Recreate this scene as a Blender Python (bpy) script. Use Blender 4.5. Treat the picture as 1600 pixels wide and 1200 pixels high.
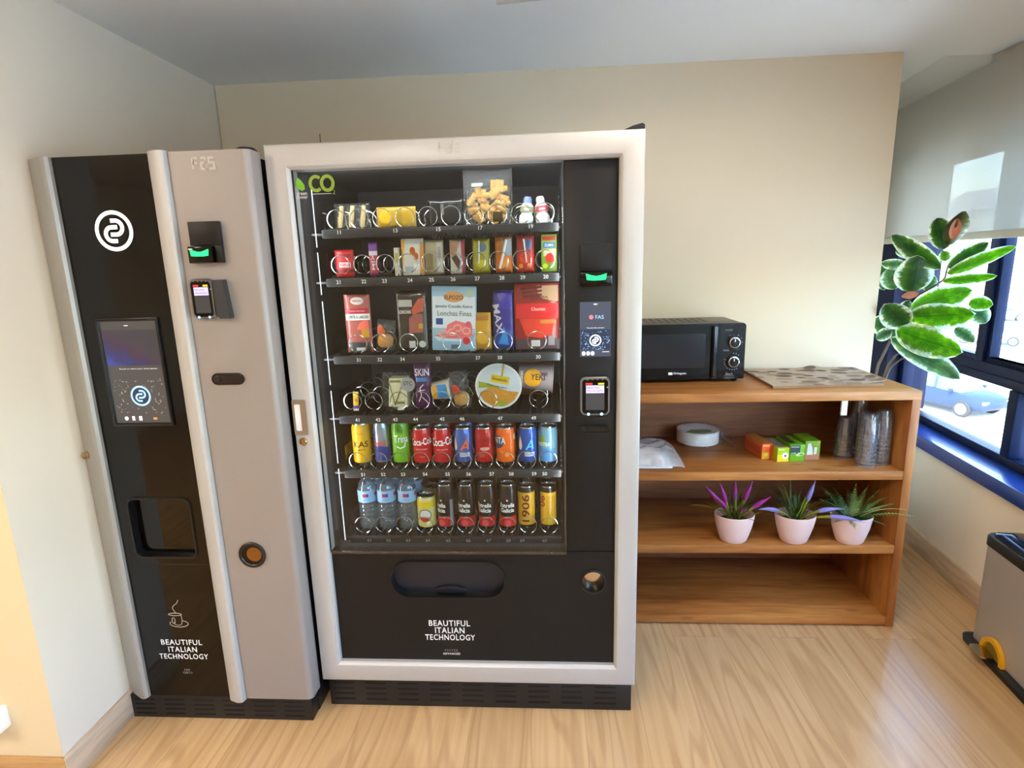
import bpy, bmesh, math, random
from math import sin, cos, pi, sqrt, radians
from mathutils import Vector, Matrix
for o in list(bpy.data.objects):
    bpy.data.objects.remove(o)
SC = bpy.context.scene
COL = SC.collection
random.seed(7)

# ---------------------------------------------------------------- camera
def cam_axes(yaw, pitch, roll):
    cy, sy, cp, sp = cos(yaw), sin(yaw), cos(pitch), sin(pitch)
    f = Vector((sy*cp, cy*cp, sp)); r = Vector((cy, -sy, 0)); u = r.cross(f)
    c, s = cos(roll), sin(roll)
    return r*c+u*s, u*c-r*s, f
r_, u_, f_ = cam_axes(-0.0646, -0.2116, -0.0283)
cd = bpy.data.cameras.new('camera')
cam = bpy.data.objects.new('camera', cd); COL.objects.link(cam)
cam.matrix_world = Matrix(((r_.x, u_.x, -f_.x, .78298), (r_.y, u_.y, -f_.y, -1.64328), (r_.z, u_.z, -f_.z, 1.49285), (0, 0, 0, 1)))
cd.sensor_width = 36; cd.lens = 890.11*36/1600; cd.clip_start = .02; cd.clip_end = 400
SC.camera = cam

# ---------------------------------------------------------------- world, sun, lamps, exposure
SC.view_settings.view_transform = 'Standard'
SC.view_settings.look = 'None'
SC.view_settings.gamma = 1
SC.view_settings.use_curve_mapping = False
SC.view_settings.exposure = -0.70
try:
    SC.cycles.transparent_max_bounces = 32
    SC.cycles.max_bounces = 10
    SC.cycles.diffuse_bounces = 5
except Exception:
    pass
w = bpy.data.worlds.new('sky'); SC.world = w; w.use_nodes = True
nt = w.node_tree
bg = nt.nodes['Background']
sky = nt.nodes.new('ShaderNodeTexSky')
sky.sky_type = 'NISHITA'; sky.sun_disc = False
sky.sun_elevation = radians(48); sky.sun_rotation = radians(200); sky.air_density = 1.2; sky.dust_density = 2.5
nt.links.new(sky.outputs[0], bg.inputs[0]); bg.inputs[1].default_value = 5.0

def lamp(name, kind, loc, energy, color, size=None, size_y=None, rot=(0, 0, 0), aim=None, **kw):
    d = bpy.data.lights.new(name, kind); d.energy = energy; d.color = color
    if kind == 'AREA':
        d.shape = 'RECTANGLE' if size_y else 'DISK'
        d.size = size
        if size_y: d.size_y = size_y
    elif kind in ('POINT', 'SPOT') and size: d.shadow_soft_size = size
    for k, v in kw.items(): setattr(d, k, v)
    o = bpy.data.objects.new(name, d); COL.objects.link(o); o.location = loc; o.rotation_euler = rot
    if aim:      # strip standing upright, shining along aim
        z = -Vector(aim).normalized(); y = Vector((0, 0, 1)); x = y.cross(z)
        o.matrix_world = Matrix(((x.x, y.x, z.x, loc[0]), (x.y, y.y, z.y, loc[1]), (x.z, y.z, z.z, loc[2]), (0, 0, 0, 1)))
    return o
lamp('sun', 'SUN', (0, 0, 12), 50.0, (1, .97, .92), rot=(radians(25), radians(-18), 0), angle=.02)
# ceiling luminaires of the room (behind and above the camera); their fittings are built below
CEIL_LIGHTS = [(1.25, -.25), (-1.3, -1.5), (.2, -1.7), (-2.4, -1.9)]
for (x, y), e in zip(CEIL_LIGHTS, (14, 36, 36, 36)):
    lamp('ceiling_lamp', 'AREA', (x, y, 2.262), e, (1, .86, .68), size=.4)

# ---------------------------------------------------------------- helpers
def lin(h):
    h = h.lstrip('#'); out = []
    for i in (0, 2, 4):
        c = int(h[i:i+2], 16)/255
        out.append(c/12.92 if c <= .04045 else ((c+.055)/1.055)**2.4)
    return (*out, 1)
MATS = {}
def pm(name, col='808080', rough=.5, metal=0, emit=None, es=1, bump=0, bscale=200, coat=0, spec=.5, var=0, vscale=8, trans=0):
    """principled material with optional noise colour variation and bump"""
    if name in MATS: return MATS[name]
    m = bpy.data.materials.new(name); m.use_nodes = True
    t = m.node_tree; b = t.nodes['Principled BSDF']; c = lin(col)
    b.inputs['Base Color'].default_value = c
    b.inputs['Roughness'].default_value = rough; b.inputs['Metallic'].default_value = metal
    b.inputs['Specular IOR Level'].default_value = spec; b.inputs['Coat Weight'].default_value = coat
    b.inputs['Coat Roughness'].default_value = .04
    if emit:
        b.inputs['Emission Color'].default_value = lin(emit); b.inputs['Emission Strength'].default_value = es
    if var or bump:
        tc = t.nodes.new('ShaderNodeTexCoord')
    if var:
        n = t.nodes.new('ShaderNodeTexNoise'); n.inputs['Scale'].default_value = vscale; n.inputs['Detail'].default_value = 5
        t.links.new(tc.outputs['Object'], n.inputs['Vector'])
        mx = t.nodes.new('ShaderNodeMix'); mx.data_type = 'RGBA'
        mx.inputs[6].default_value = tuple(x*(1-var) for x in c[:3])+(1,)
        mx.inputs[7].default_value = tuple(min(1, x*(1+var)) for x in c[:3])+(1,)
        t.links.new(n.outputs['Fac'], mx.inputs[0]); t.links.new(mx.outputs[2], b.inputs['Base Color'])
    if bump:
        n = t.nodes.new('ShaderNodeTexNoise'); n.inputs['Scale'].default_value = bscale; n.inputs['Detail'].default_value = 3
        t.links.new(tc.outputs['Object'], n.inputs['Vector'])
        bp = t.nodes.new('ShaderNodeBump'); bp.inputs['Strength'].default_value = bump; bp.inputs['Distance'].default_value = .002
        t.links.new(n.outputs['Fac'], bp.inputs['Height']); t.links.new(bp.outputs[0], b.inputs['Normal'])
    MATS[name] = m; return m
def clear(name, tint='ffffff', gloss=.08, rough=.02, wrinkle=0, wscale=30, haze=0, hazecol='ffffff'):
    """thin clear sheet: see-through with a fresnel reflection and optional milky part"""
    if name in MATS: return MATS[name]
    m = bpy.data.materials.new(name); m.use_nodes = True; t = m.node_tree; t.nodes.clear()
    out = t.nodes.new('ShaderNodeOutputMaterial')
    tr = t.nodes.new('ShaderNodeBsdfTransparent'); tr.inputs[0].default_value = lin(tint)
    gl = t.nodes.new('ShaderNodeBsdfGlossy'); gl.inputs['Roughness'].default_value = rough
    lw = t.nodes.new('ShaderNodeLayerWeight'); lw.inputs[0].default_value = .5
    fr = t.nodes.new('ShaderNodeMath'); fr.operation = 'POWER'; fr.inputs[1].default_value = 5; t.links.new(lw.outputs['Facing'], fr.inputs[0])
    ad = t.nodes.new('ShaderNodeMath'); ad.operation = 'MULTIPLY_ADD'; ad.inputs[1].default_value = .7; ad.inputs[2].default_value = gloss; ad.use_clamp = True
    t.links.new(fr.outputs[0], ad.inputs[0])
    mx = t.nodes.new('ShaderNodeMixShader'); t.links.new(ad.outputs[0], mx.inputs[0])
    src = tr
    if haze:
        df = t.nodes.new('ShaderNodeBsdfDiffuse'); df.inputs[0].default_value = lin(hazecol)
        m2 = t.nodes.new('ShaderNodeMixShader'); m2.inputs[0].default_value = haze
        t.links.new(tr.outputs[0], m2.inputs[1]); t.links.new(df.outputs[0], m2.inputs[2]); src = m2
    t.links.new(src.outputs[0], mx.inputs[1]); t.links.new(gl.outputs[0], mx.inputs[2]); t.links.new(mx.outputs[0], out.inputs[0])
    if wrinkle:
        tc = t.nodes.new('ShaderNodeTexCoord'); n = t.nodes.new('ShaderNodeTexNoise')
        n.inputs['Scale'].default_value = wscale; n.inputs['Detail'].default_value = 4; n.inputs['Distortion'].default_value = 1
        t.links.new(tc.outputs['Object'], n.inputs['Vector'])
        bp = t.nodes.new('ShaderNodeBump'); bp.inputs['Strength'].default_value = wrinkle; bp.inputs['Distance'].default_value = .02
        t.links.new(n.outputs['Fac'], bp.inputs['Height'])
        t.links.new(bp.outputs[0], gl.inputs['Normal'])
    MATS[name] = m; return m

OFF = {}
def obj(name, bm, mat, parent=None, smooth=True, angle=35):
    """link a bmesh as ONE object; bmesh is in world coordinates for world-built roots, else root-local"""
    if parent is not None and parent.name in OFF:
        bmesh.ops.translate(bm, verts=bm.verts, vec=-OFF[parent.name])
    me = bpy.data.meshes.new(name)
    bmesh.ops.recalc_face_normals(bm, faces=bm.faces)
    bm.to_mesh(me); bm.free()
    for m in (mat if isinstance(mat, (list, tuple)) else [mat]): me.materials.append(m)
    if smooth:
        me.shade_smooth()
        try: me.set_sharp_from_angle(angle=radians(angle))
        except Exception: pass
    o = bpy.data.objects.new(name, me); COL.objects.link(o)
    if parent is not None:
        o.parent = parent
        if parent.name in OFF: OFF[o.name] = OFF[parent.name]
    return o
def B(): return bmesh.new()
def thing(name, label, cat, loc=(0, 0, 0), group=None, world=True):
    o = bpy.data.objects.new(name, None); COL.objects.link(o); o.location = loc
    o.empty_display_size = .05
    if world: OFF[o.name] = Vector(loc)
    return tag(o, label, cat, group)
def tag(o, label, cat, group=None):
    o['label'] = label; o['category'] = cat
    if group: o['group'] = group
    return o
def struct(name, bm, mat, smooth=False):
    o = obj(name, bm, mat, smooth=smooth); o['kind'] = 'structure'; return o
def dup(root, label=None, loc=None, group=None):
    r = root.copy(); COL.objects.link(r)
    if label: r['label'] = label
    if group: r['group'] = group
    if loc is not None: r.location = loc
    for ch in list(root.children):
        c = ch.copy(); COL.objects.link(c); c.parent = r
        for g in list(ch.children):
            d = g.copy(); COL.objects.link(d); d.parent = c
    return r
def box(bm, x0, x1, y0, y1, z0, z1, bev=0, seg=2, M=None):
    vs = [bm.verts.new((x, y, z)) for x in (x0, x1) for y in (y0, y1) for z in (z0, z1)]
    fs = [bm.faces.new([vs[i] for i in q]) for q in ((0, 1, 3, 2), (4, 6, 7, 5), (0, 4, 5, 1), (2, 3, 7, 6), (0, 2, 6, 4), (1, 5, 7, 3))]
    geo = vs
    if bev:
        es = list({e for f in fs for e in f.edges})
        rr = bmesh.ops.bevel(bm, geom=es, offset=bev, segments=seg, profile=.5, affect='EDGES')
        geo = list({v for f in rr['faces'] for v in f.verts} | {v for v in vs if v.is_valid})
    if M is not None: bmesh.ops.transform(bm, matrix=M, verts=[v for v in geo if v.is_valid])
    return geo
def lathe(bm, prof, n=32, c=(0, 0, 0), cap=True, M=None, mi=None):
    rings = []; new = []
    for r, z in prof:
        if r < 1e-6:
            v = bm.verts.new((c[0], c[1], c[2]+z)); rings.append([v]); new.append(v)
        else:
            ring = [bm.verts.new((c[0]+r*cos(2*pi*i/n), c[1]+r*sin(2*pi*i/n), c[2]+z)) for i in range(n)]
            rings.append(ring); new += ring
    for k, (a, b) in enumerate(zip(rings, rings[1:])):
        if len(a) == 1 and len(b) == 1: continue
        for i in range(n):
            j = (i+1) % n
            if len(a) == 1: f = bm.faces.new((a[0], b[i], b[j]))
            elif len(b) == 1: f = bm.faces.new((a[i], b[0], a[j]))
            else: f = bm.faces.new((a[i], a[j], b[j], b[i]))
            if mi: f.material_index = mi[k]
    if cap:
        for q in (0, -1):
            if len(rings[q]) > 1:
                f = bm.faces.new(rings[q])
                if mi: f.material_index = mi[q]
    if M is not None: bmesh.ops.transform(bm, matrix=M, verts=new)
    return new
def tube(bm, pts, r, n=8, cyc=False, cap=True):
    pts = [Vector(p) for p in pts]; N = len(pts); rings = []
    rr = r if isinstance(r, (list, tuple)) else [r]*N
    up = None
    for i, p in enumerate(pts):
        a = pts[(i-1) % N] if (cyc or i) else p; b = pts[(i+1) % N] if (cyc or i < N-1) else p
        t = (b-a).normalized()
        if up is None: up = t.orthogonal().normalized()
        up = (up-t*up.dot(t)).normalized()
        s = t.cross(up)
        rings.append([bm.verts.new(p+(up*cos(2*pi*k/n)+s*sin(2*pi*k/n))*rr[i]) for k in range(n)])
    for i in range(N if cyc else N-1):
        a, b = rings[i], rings[(i+1) % N]
        for k in range(n): bm.faces.new((a[k], a[(k+1) % n], b[(k+1) % n], b[k]))
    if cap and not cyc: bm.faces.new(rings[0]); bm.faces.new(rings[-1])
def prism(bm, pts, d0, d1, axis='y', M=None):
    """extrude a 2-D outline: axis y -> pts are (x,z); axis z -> (x,y); axis x -> (y,z)"""
    def P(a, b, d): return {'y': (a, d, b), 'z': (a, b, d), 'x': (d, a, b)}[axis]
    A = [bm.verts.new(P(a, b, d0)) for a, b in pts]; Bv = [bm.verts.new(P(a, b, d1)) for a, b in pts]
    bm.faces.new(A); bm.faces.new(Bv[::-1]); n = len(pts)
    for i in range(n): bm.faces.new((A[i], A[(i+1) % n], Bv[(i+1) % n], Bv[i]))
    if M is not None: bmesh.ops.transform(bm, matrix=M, verts=A+Bv)
    return A+Bv
def rrect(x0, x1, z0, z1, r, n=6):
    r = min(r, (x1-x0)/2-1e-5, (z1-z0)/2-1e-5); o = []
    for cx, cz, a in ((x1-r, z0+r, -90), (x1-r, z1-r, 0), (x0+r, z1-r, 90), (x0+r, z0+r, 180)):
        for i in range(n+1):
            t = radians(a+90*i/n); o.append((cx+r*cos(t), cz+r*sin(t)))
    return o
def circ(cx, cz, r, n=32, rz=None): return [(cx+r*cos(2*pi*i/n), cz+(rz or r)*sin(2*pi*i/n)) for i in range(n)]
def plate_holes(bm, outer, holes, y0, y1):
    """front plate in the xz plane (front at y0) with through holes"""
    loops = [outer]+holes; es = []; rings = []
    for L in loops:
        vs = [bm.verts.new((x, y0, z)) for x, z in L]
        es += [bm.edges.new((vs[i], vs[(i+1) % len(vs)])) for i in range(len(vs))]
        rings.append(vs)
    bmesh.ops.triangle_fill(bm, use_beauty=True, use_dissolve=False, edges=es)
    for vs in rings:
        bk = [bm.verts.new((v.co.x, y1, v.co.z)) for v in vs]
        for i in range(len(vs)):
            j = (i+1) % len(vs); bm.faces.new((vs[i], vs[j], bk[j], bk[i]))
def ring_strip(bm, loops):
    """skin between successive closed loops of equal length (lists of 3-D points)"""
    R = [[bm.verts.new(p) for p in L] for L in loops]
    for a, b in zip(R, R[1:]):
        for i in range(len(a)):
            j = (i+1) % len(a); bm.faces.new((a[i], a[j], b[j], b[i]))
    return R
# --- flat and wrapped marks -------------------------------------------------
TX = {}
def txt(s, h, w=None, bold=0, sp=1):
    """outline lettering as (verts2d, faces) centred on the origin, total height h"""
    k = (s, bold, sp)
    if k not in TX:
        cu = bpy.data.curves.new('t', 'FONT'); cu.body = s; cu.offset = bold; cu.space_character = sp; cu.resolution_u = 3
        o = bpy.data.objects.new('t', cu); me = bpy.data.meshes.new_from_object(o)
        V = [(v.co.x, v.co.y) for v in me.vertices]; F = [tuple(p.vertices) for p in me.polygons]
        bpy.data.objects.remove(o); bpy.data.curves.remove(cu); bpy.data.meshes.remove(me); TX[k] = (V, F)
    V, F = TX[k]
    x0, x1 = min(v[0] for v in V), max(v[0] for v in V); y0, y1 = min(v[1] for v in V), max(v[1] for v in V)
    sy = h/(y1-y0); sx = (w/(x1-x0)) if w else sy
    return [((x-(x0+x1)/2)*sx, (y-(y0+y1)/2)*sy) for x, y in V], F
def poly(pts): return list(pts), [tuple(range(len(pts)))]
def rect(w, h): return poly([(-w/2, -h/2), (w/2, -h/2), (w/2, h/2), (-w/2, h/2)])
def stroke(pts, wd, closed=False):
    V = []; F = []; n = len(pts)
    for i in range(n):
        p = Vector(pts[i]); a = Vector(pts[i-1]) if (i or closed) else p; b = Vector(pts[(i+1) % n]) if (i < n-1 or closed) else p
        d1 = (p-a).normalized() if (p-a).length > 1e-9 else (b-p).normalized(); d2 = (b-p).normalized() if (b-p).length > 1e-9 else d1
        t = (d1+d2); t = t.normalized() if t.length > 1e-6 else d1
        nn = Vector((-t.y, t.x)); c = max(.4, nn.dot(Vector((-d1.y, d1.x))))
        q = nn*(wd/2/c); V += [tuple(p+q), tuple(p-q)]
    for i in range(n if closed else n-1):
        j = (i+1) % n; F.append((2*i, 2*i+1, 2*j+1, 2*j))
    return V, F
def merge2d(*gs):
    V = []; F = []
    for g in gs:
        k = len(V); V += list(g[0]); F += [tuple(i+k for i in f) for f in g[1]]
    return V, F
def mv(g, dx, dy, rot=0, s=1):
    c, d = cos(rot), sin(rot)
    return [(s*(x*c-y*d)+dx, s*(x*d+y*c)+dy) for x, y in g[0]], g[1]
def decal(name, parent, g, S, mat, off=.0006, sub=None, thick=0):
    """lay a 2-D figure on surface S(u, v, offset) as a mesh of its own"""
    bm = B(); V = [bm.verts.new((x, y, 0)) for x, y in g[0]]
    for f in g[1]:
        try: bm.faces.new([V[i] for i in f])
        except ValueError: pass
    if sub:
        bmesh.ops.triangulate(bm, faces=bm.faces)
        for _ in range(5):
            le = [e for e in bm.edges if e.calc_length() > sub]
            if not le: break
            bmesh.ops.subdivide_edges(bm, edges=le, cuts=1)
            bmesh.ops.triangulate(bm, faces=bm.faces)
    for v in bm.verts: v.co = Vector(S(v.co.x, v.co.y, off))
    return obj(name, bm, mat, parent, smooth=bool(sub))
def SP(x0, y, z0): return lambda u, v, o: (x0+u, y-o, z0+v)               # plane facing -y
def SX(x, y0, z0): return lambda u, v, o: (x-o, y0-u, z0+v)               # plane facing -x
def SZ(x0, y0, z): return lambda u, v, o: (x0+u, y0+v, z+o)               # plane facing up
def SC_(r, z0=0, a0=0): return lambda u, v, o: ((r+o)*sin(u/r+a0), -(r+o)*cos(u/r+a0), z0+v)
def round_logo(R, wr=.2, ws=.2):
    ring = stroke([(R*(1-wr/2)*cos(2*pi*i/40), R*(1-wr/2)*sin(2*pi*i/40)) for i in range(40)], R*wr, True)
    a = [(-.12, .5)]+[(.12+.34*sin(t), .16+.34*cos(t)) for t in [pi*i/12 for i in range(13)]]+[(-.2, -.18)]
    b = [(-x, -y) for x, y in a]
    S = lambda L: stroke([(x*R, y*R) for x, y in L], R*ws)
    return merge2d(ring, S(a), S(b))
def maker_mark(h):
    """three segmented characters like the embossed badge on both doors"""
    s = h/2; k = .22*h
    F = [stroke([(-.5*s, -s), (-.5*s, s)], k), stroke([(-.5*s, s), (.5*s, s)], k), stroke([(-.5*s, .1*s), (.35*s, .1*s)], k)]
    A = [stroke([(-.5*s, s), (.4*s, s), (.5*s, .8*s), (.5*s, -s)], k), stroke([(.5*s, .1*s), (-.4*s, .1*s), (-.5*s, -.2*s), (-.4*s, -s), (.5*s, -s)], k)]
    Z = [stroke([(.55*s, s), (-.5*s, s), (-.5*s, .1*s), (.5*s, .1*s), (.5*s, -s), (-.55*s, -s)], k)]
    return merge2d(*[mv(g, -1.6*s, 0) for g in F], *[mv(g, 0, 0) for g in A], *[mv(g, 1.65*s, 0) for g in Z])

# ---------------------------------------------------------------- materials with a pattern
def wood(name, c1, c2, c3, axis='x', scale=1.0, rough=.45, ring=.5, knots=True, fine=60):
    if name in MATS: return MATS[name]
    m = bpy.data.materials.new(name); m.use_nodes = True; t = m.node_tree; b = t.nodes['Principled BSDF']; N = t.nodes.new; Lk = t.links.new
    tc = N('ShaderNodeTexCoord'); mp = N('ShaderNodeMapping'); Lk(tc.outputs['Object'], mp.inputs[0])
    st = {'x': (.9, 9, 9), 'y': (9, .9, 9), 'z': (9, 9, .9)}[axis]
    mp.inputs['Scale'].default_value = tuple(scale*v for v in st)
    n1 = N('ShaderNodeTexNoise'); n1.inputs['Scale'].default_value = 1.6; n1.inputs['Detail'].default_value = 6; n1.inputs['Distortion'].default_value = ring
    Lk(mp.outputs[0], n1.inputs['Vector'])
    r1 = N('ShaderNodeValToRGB'); e = r1.color_ramp.elements
    e[0].position = .3; e[0].color = lin(c1); e[1].position = .72; e[1].color = lin(c3); k = e.new(.5); k.color = lin(c2)
    Lk(n1.outputs['Fac'], r1.inputs[0])
    n2 = N('ShaderNodeTexNoise'); n2.inputs['Scale'].default_value = fine/8; n2.inputs['Detail'].default_value = 3; Lk(mp.outputs[0], n2.inputs['Vector'])
    mx = N('ShaderNodeMix'); mx.data_type = 'RGBA'; mx.blend_type = 'MULTIPLY'; mx.inputs[0].default_value = .45
    r2 = N('ShaderNodeValToRGB'); r2.color_ramp.elements[0].position = .35; r2.color_ramp.elements[0].color = (.55, .5, .45, 1); r2.color_ramp.elements[1].position = .6
    Lk(n2.outputs['Fac'], r2.inputs[0]); Lk(r1.outputs[0], mx.inputs[6]); Lk(r2.outputs[0], mx.inputs[7])
    last = mx.outputs[2]
    if knots:
        m2 = N('ShaderNodeMapping'); Lk(tc.outputs['Object'], m2.inputs[0]); m2.inputs['Scale'].default_value = {'x': (4, 11, 11), 'y': (11, 4, 11), 'z': (11, 11, 4)}[axis]
        vo = N('ShaderNodeTexVoronoi'); vo.inputs['Scale'].default_value = 1.0; Lk(m2.outputs[0], vo.inputs['Vector'])
        r3 = N('ShaderNodeValToRGB'); r3.color_ramp.elements[0].position = .04; r3.color_ramp.elements[0].color = (.35, .22, .14, 1); r3.color_ramp.elements[1].position = .16
        Lk(vo.outputs['Distance'], r3.inputs[0])
        m3 = N('ShaderNodeMix'); m3.data_type = 'RGBA'; m3.blend_type = 'MULTIPLY'; m3.inputs[0].default_value = .6
        Lk(last, m3.inputs[6]); Lk(r3.outputs[0], m3.inputs[7]); last = m3.outputs[2]
    Lk(last, b.inputs['Base Color']); b.inputs['Roughness'].default_value = rough
    MATS[name] = m; return m
def floor_mat():
    m = bpy.data.materials.new('oak_plank_floor'); m.use_nodes = True; t = m.node_tree; b = t.nodes['Principled BSDF']; N = t.nodes.new; Lk = t.links.new
    tc = N('ShaderNodeTexCoord'); mp = N('ShaderNodeMapping'); Lk(tc.outputs['Object'], mp.inputs[0]); mp.inputs['Rotation'].default_value = (0, 0, pi/2); mp.inputs['Location'].default_value = (.42, .06, 0)
    br = N('ShaderNodeTexBrick'); Lk(mp.outputs[0], br.inputs['Vector'])
    br.inputs['Color1'].default_value = (0, 0, 0, 1); br.inputs['Color2'].default_value = (1, 1, 1, 1); br.inputs['Mortar'].default_value = (.5, .5, .5, 1)
    br.inputs['Scale'].default_value = 1; br.inputs['Mortar Size'].default_value = .0008; br.inputs['Brick Width'].default_value = 1.22; br.inputs['Row Height'].default_value = .19; br.offset = .37
    # each plank shifts its own grain
    sc = N('ShaderNodeVectorMath'); sc.operation = 'SCALE'; sc.inputs['Scale'].default_value = 7.3; Lk(br.outputs['Color'], sc.inputs[0])
    ad = N('ShaderNodeVectorMath'); ad.operation = 'ADD'; Lk(tc.outputs['Object'], ad.inputs[0]); Lk(sc.outputs[0], ad.inputs[1])
    m2 = N('ShaderNodeMapping'); Lk(ad.outputs[0], m2.inputs[0]); m2.inputs['Scale'].default_value = (5.5, .5, 1)
    wv = N('ShaderNodeTexNoise'); wv.inputs['Scale'].default_value = 1.0; wv.inputs['Detail'].default_value = 1.5; wv.inputs['Distortion'].default_value = .3; Lk(m2.outputs[0], wv.inputs['Vector'])
    ml = N('ShaderNodeMath'); ml.operation = 'MULTIPLY'; ml.inputs[1].default_value = 85; Lk(wv.outputs['Fac'], ml.inputs[0])
    sn = N('ShaderNodeMath'); sn.operation = 'SINE'; Lk(ml.outputs[0], sn.inputs[0])
    m4 = N('ShaderNodeMapping'); Lk(ad.outputs[0], m4.inputs[0]); m4.inputs['Scale'].default_value = (55, 1.8, 1)
    fn = N('ShaderNodeTexNoise'); fn.inputs['Scale'].default_value = 1; fn.inputs['Detail'].default_value = 5; Lk(m4.outputs[0], fn.inputs['Vector'])
    r1 = N('ShaderNodeValToRGB'); e = r1.color_ramp.elements; e[0].position = .3; e[0].color = lin('caa272'); e[1].position = .75; e[1].color = lin('d8b283'); Lk(fn.outputs['Fac'], r1.inputs[0])
    r2 = N('ShaderNodeValToRGB'); e = r2.color_ramp.elements; e[0].position = .0; e[0].color = (.80, .76, .72, 1); e[1].position = .35; e[1].color = (1, 1, 1, 1)
    mr = N('ShaderNodeMapRange'); mr.inputs['From Min'].default_value = -1; Lk(sn.outputs[0], mr.inputs['Value']); Lk(mr.outputs[0], r2.inputs[0])
    mx = N('ShaderNodeMix'); mx.data_type = 'RGBA'; mx.blend_type = 'MULTIPLY'; mx.inputs[0].default_value = .75; Lk(r1.outputs[0], mx.inputs[6]); Lk(r2.outputs[0], mx.inputs[7])
    # plank-to-plank tone
    r3 = N('ShaderNodeValToRGB'); r3.color_ramp.elements[0].color = (.88, .87, .86, 1); r3.color_ramp.elements[1].color = (1.0, 1.0, 1.0, 1); Lk(br.outputs['Color'], r3.inputs[0])
    m5 = N('ShaderNodeMix'); m5.data_type = 'RGBA'; m5.blend_type = 'MULTIPLY'; m5.inputs[0].default_value = 1; Lk(mx.outputs[2], m5.inputs[6]); Lk(r3.outputs[0], m5.inputs[7])
    m6 = N('ShaderNodeMix'); m6.data_type = 'RGBA'; m6.blend_type = 'MULTIPLY'; m6.inputs[7].default_value = (.7, .64, .58, 1); Lk(br.outputs['Fac'], m6.inputs[0]); Lk(m5.outputs[2], m6.inputs[6])
    Lk(m6.outputs[2], b.inputs['Base Color']); b.inputs['Roughness'].default_value = .3; b.inputs['Specular IOR Level'].default_value = .7
    rr = N('ShaderNodeMapRange'); rr.inputs['To Min'].default_value = .15; rr.inputs['To Max'].default_value = .28; Lk(fn.outputs['Fac'], rr.inputs['Value']); Lk(rr.outputs[0], b.inputs['Roughness'])
    bp = N('ShaderNodeBump'); bp.inputs['Strength'].default_value = .08; bp.inputs['Distance'].default_value = .002; Lk(fn.outputs['Fac'], bp.inputs['Height']); Lk(bp.outputs[0], b.inputs['Normal'])
    return m

# ================================================================ THE ROOM
M_wall = pm('cream_wall_paint', 'e4d3b8', .85, bump=.12, bscale=260, var=.02, vscale=3)
M_wallw = pm('pale_wall_paint', 'e6dac8', .85, bump=.12, bscale=260)
M_ceil = pm('white_ceiling_paint', 'f0f0ee', .9, bump=.08, bscale=180)
M_skirt = wood('pale_skirting', 'c6a98c', 'd0b598', 'd8c0a6', 'y', .8, .5, knots=False)
M_skirtx = wood('oak_skirting', 'b58a55', 'c49a66', 'cda673', 'x', .8, .5, knots=False)
M_navy = pm('navy_window_frame', '0a1738', .5, coat=0, spec=.15, var=.12, vscale=20)
M_black = pm('black_plastic', '0d0d0f', .45)
ZC = 2.285
bm = B(); box(bm, -3.3, 3.2, -5.2, 2.3, -.12, 0); struct('floor', bm, floor_mat())
bm = B(); box(bm, -3.3, 2.665, -5.2, 1.085, ZC, ZC+.115)
box(bm, -3.3, 3.1, -5.2, 2.3, ZC+.115, ZC+.2); struct('ceiling', bm, M_ceil)
bm = B(); box(bm, -.66, 2.25, 1.0, 1.16, 0, ZC); struct('wall_back', bm, M_wall)
bm = B(); box(bm, -3.3, -.665, -.308, 1.16, 0, ZC); struct('wall_left', bm, M_wallw)
bm = B(); box(bm, -3.3, -.6655, -.3095, -.308, 0, ZC); struct('wall_pillar_front', bm, pm('beige_pillar_paint', 'e0cfab', .85, bump=.12, bscale=260))
bm = B(); box(bm, -3.3, -3.16, -5.2, -.3095, 0, ZC); struct('wall_far_left', bm, M_wall)
bm = B(); box(bm, -3.3, 3.1, -5.34, -5.2, 0, ZC); struct('wall_rear', bm, M_wall)
bm = B(); box(bm, 2.1, 3.1, 2.10, 2.26, 0, ZC+.115); struct('wall_alcove_back', bm, M_wall)
bm = B(); box(bm, 2.1, 2.25, 1.16, 2.10, 0, ZC+.115); struct('wall_alcove_left', bm, M_wall)
# window wall: runs along +y, leaning 0.1 in x per metre
WD = Vector((.1, 1, 0)).normalized(); WN = Vector((1, -.1, 0)).normalized()
MW = Matrix(((WD.x, WN.x, 0, 2.53), (WD.y, WN.y, 0, 0), (0, 0, 1, 0), (0, 0, 0, 1)))   # (s along wall, d outward, z)
bm = B(); box(bm, -5.6, 2.10, 0, .22, 0, .535, M=MW); struct('wall_window', bm, M_wallw)
bm = B(); box(bm, -5.6, 2.10, .05, .24, 1.97, ZC+.2, M=MW); struct('wall_lintel', bm, M_wallw)
bm = B(); box(bm, 1.70, 2.10, .02, .24, .60, 1.97, M=MW); struct('wall_window_jamb', bm, M_navy)
bm = B(); box(bm, -5.6, 2.08, -.013, 0, 0, .105, .003, M=MW); struct('baseboard_right', bm, M_skirt, True)
bm = B(); box(bm, -.665, -.652, -.318, 0.02, 0, .098, .003); struct('baseboard_left', bm, M_skirt, True)
bm = B(); box(bm, -3.15, -.654, -.320, -.308, 0, .098, .003); struct('baseboard_pillar', bm, M_skirtx, True)
bm = B(); box(bm, 1.06, 2.25, .988, 1.0, 0, .098, .003); struct('baseboard_back', bm, M_skirtx, True)
bm = B(); box(bm, -5.6, 2.08, -.028, .24, .53, .592, .004, M=MW); struct('trim_1', bm, pm('blue_window_sill', '173a8c', .3, coat=.2), True)       # window sill cladding
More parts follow.
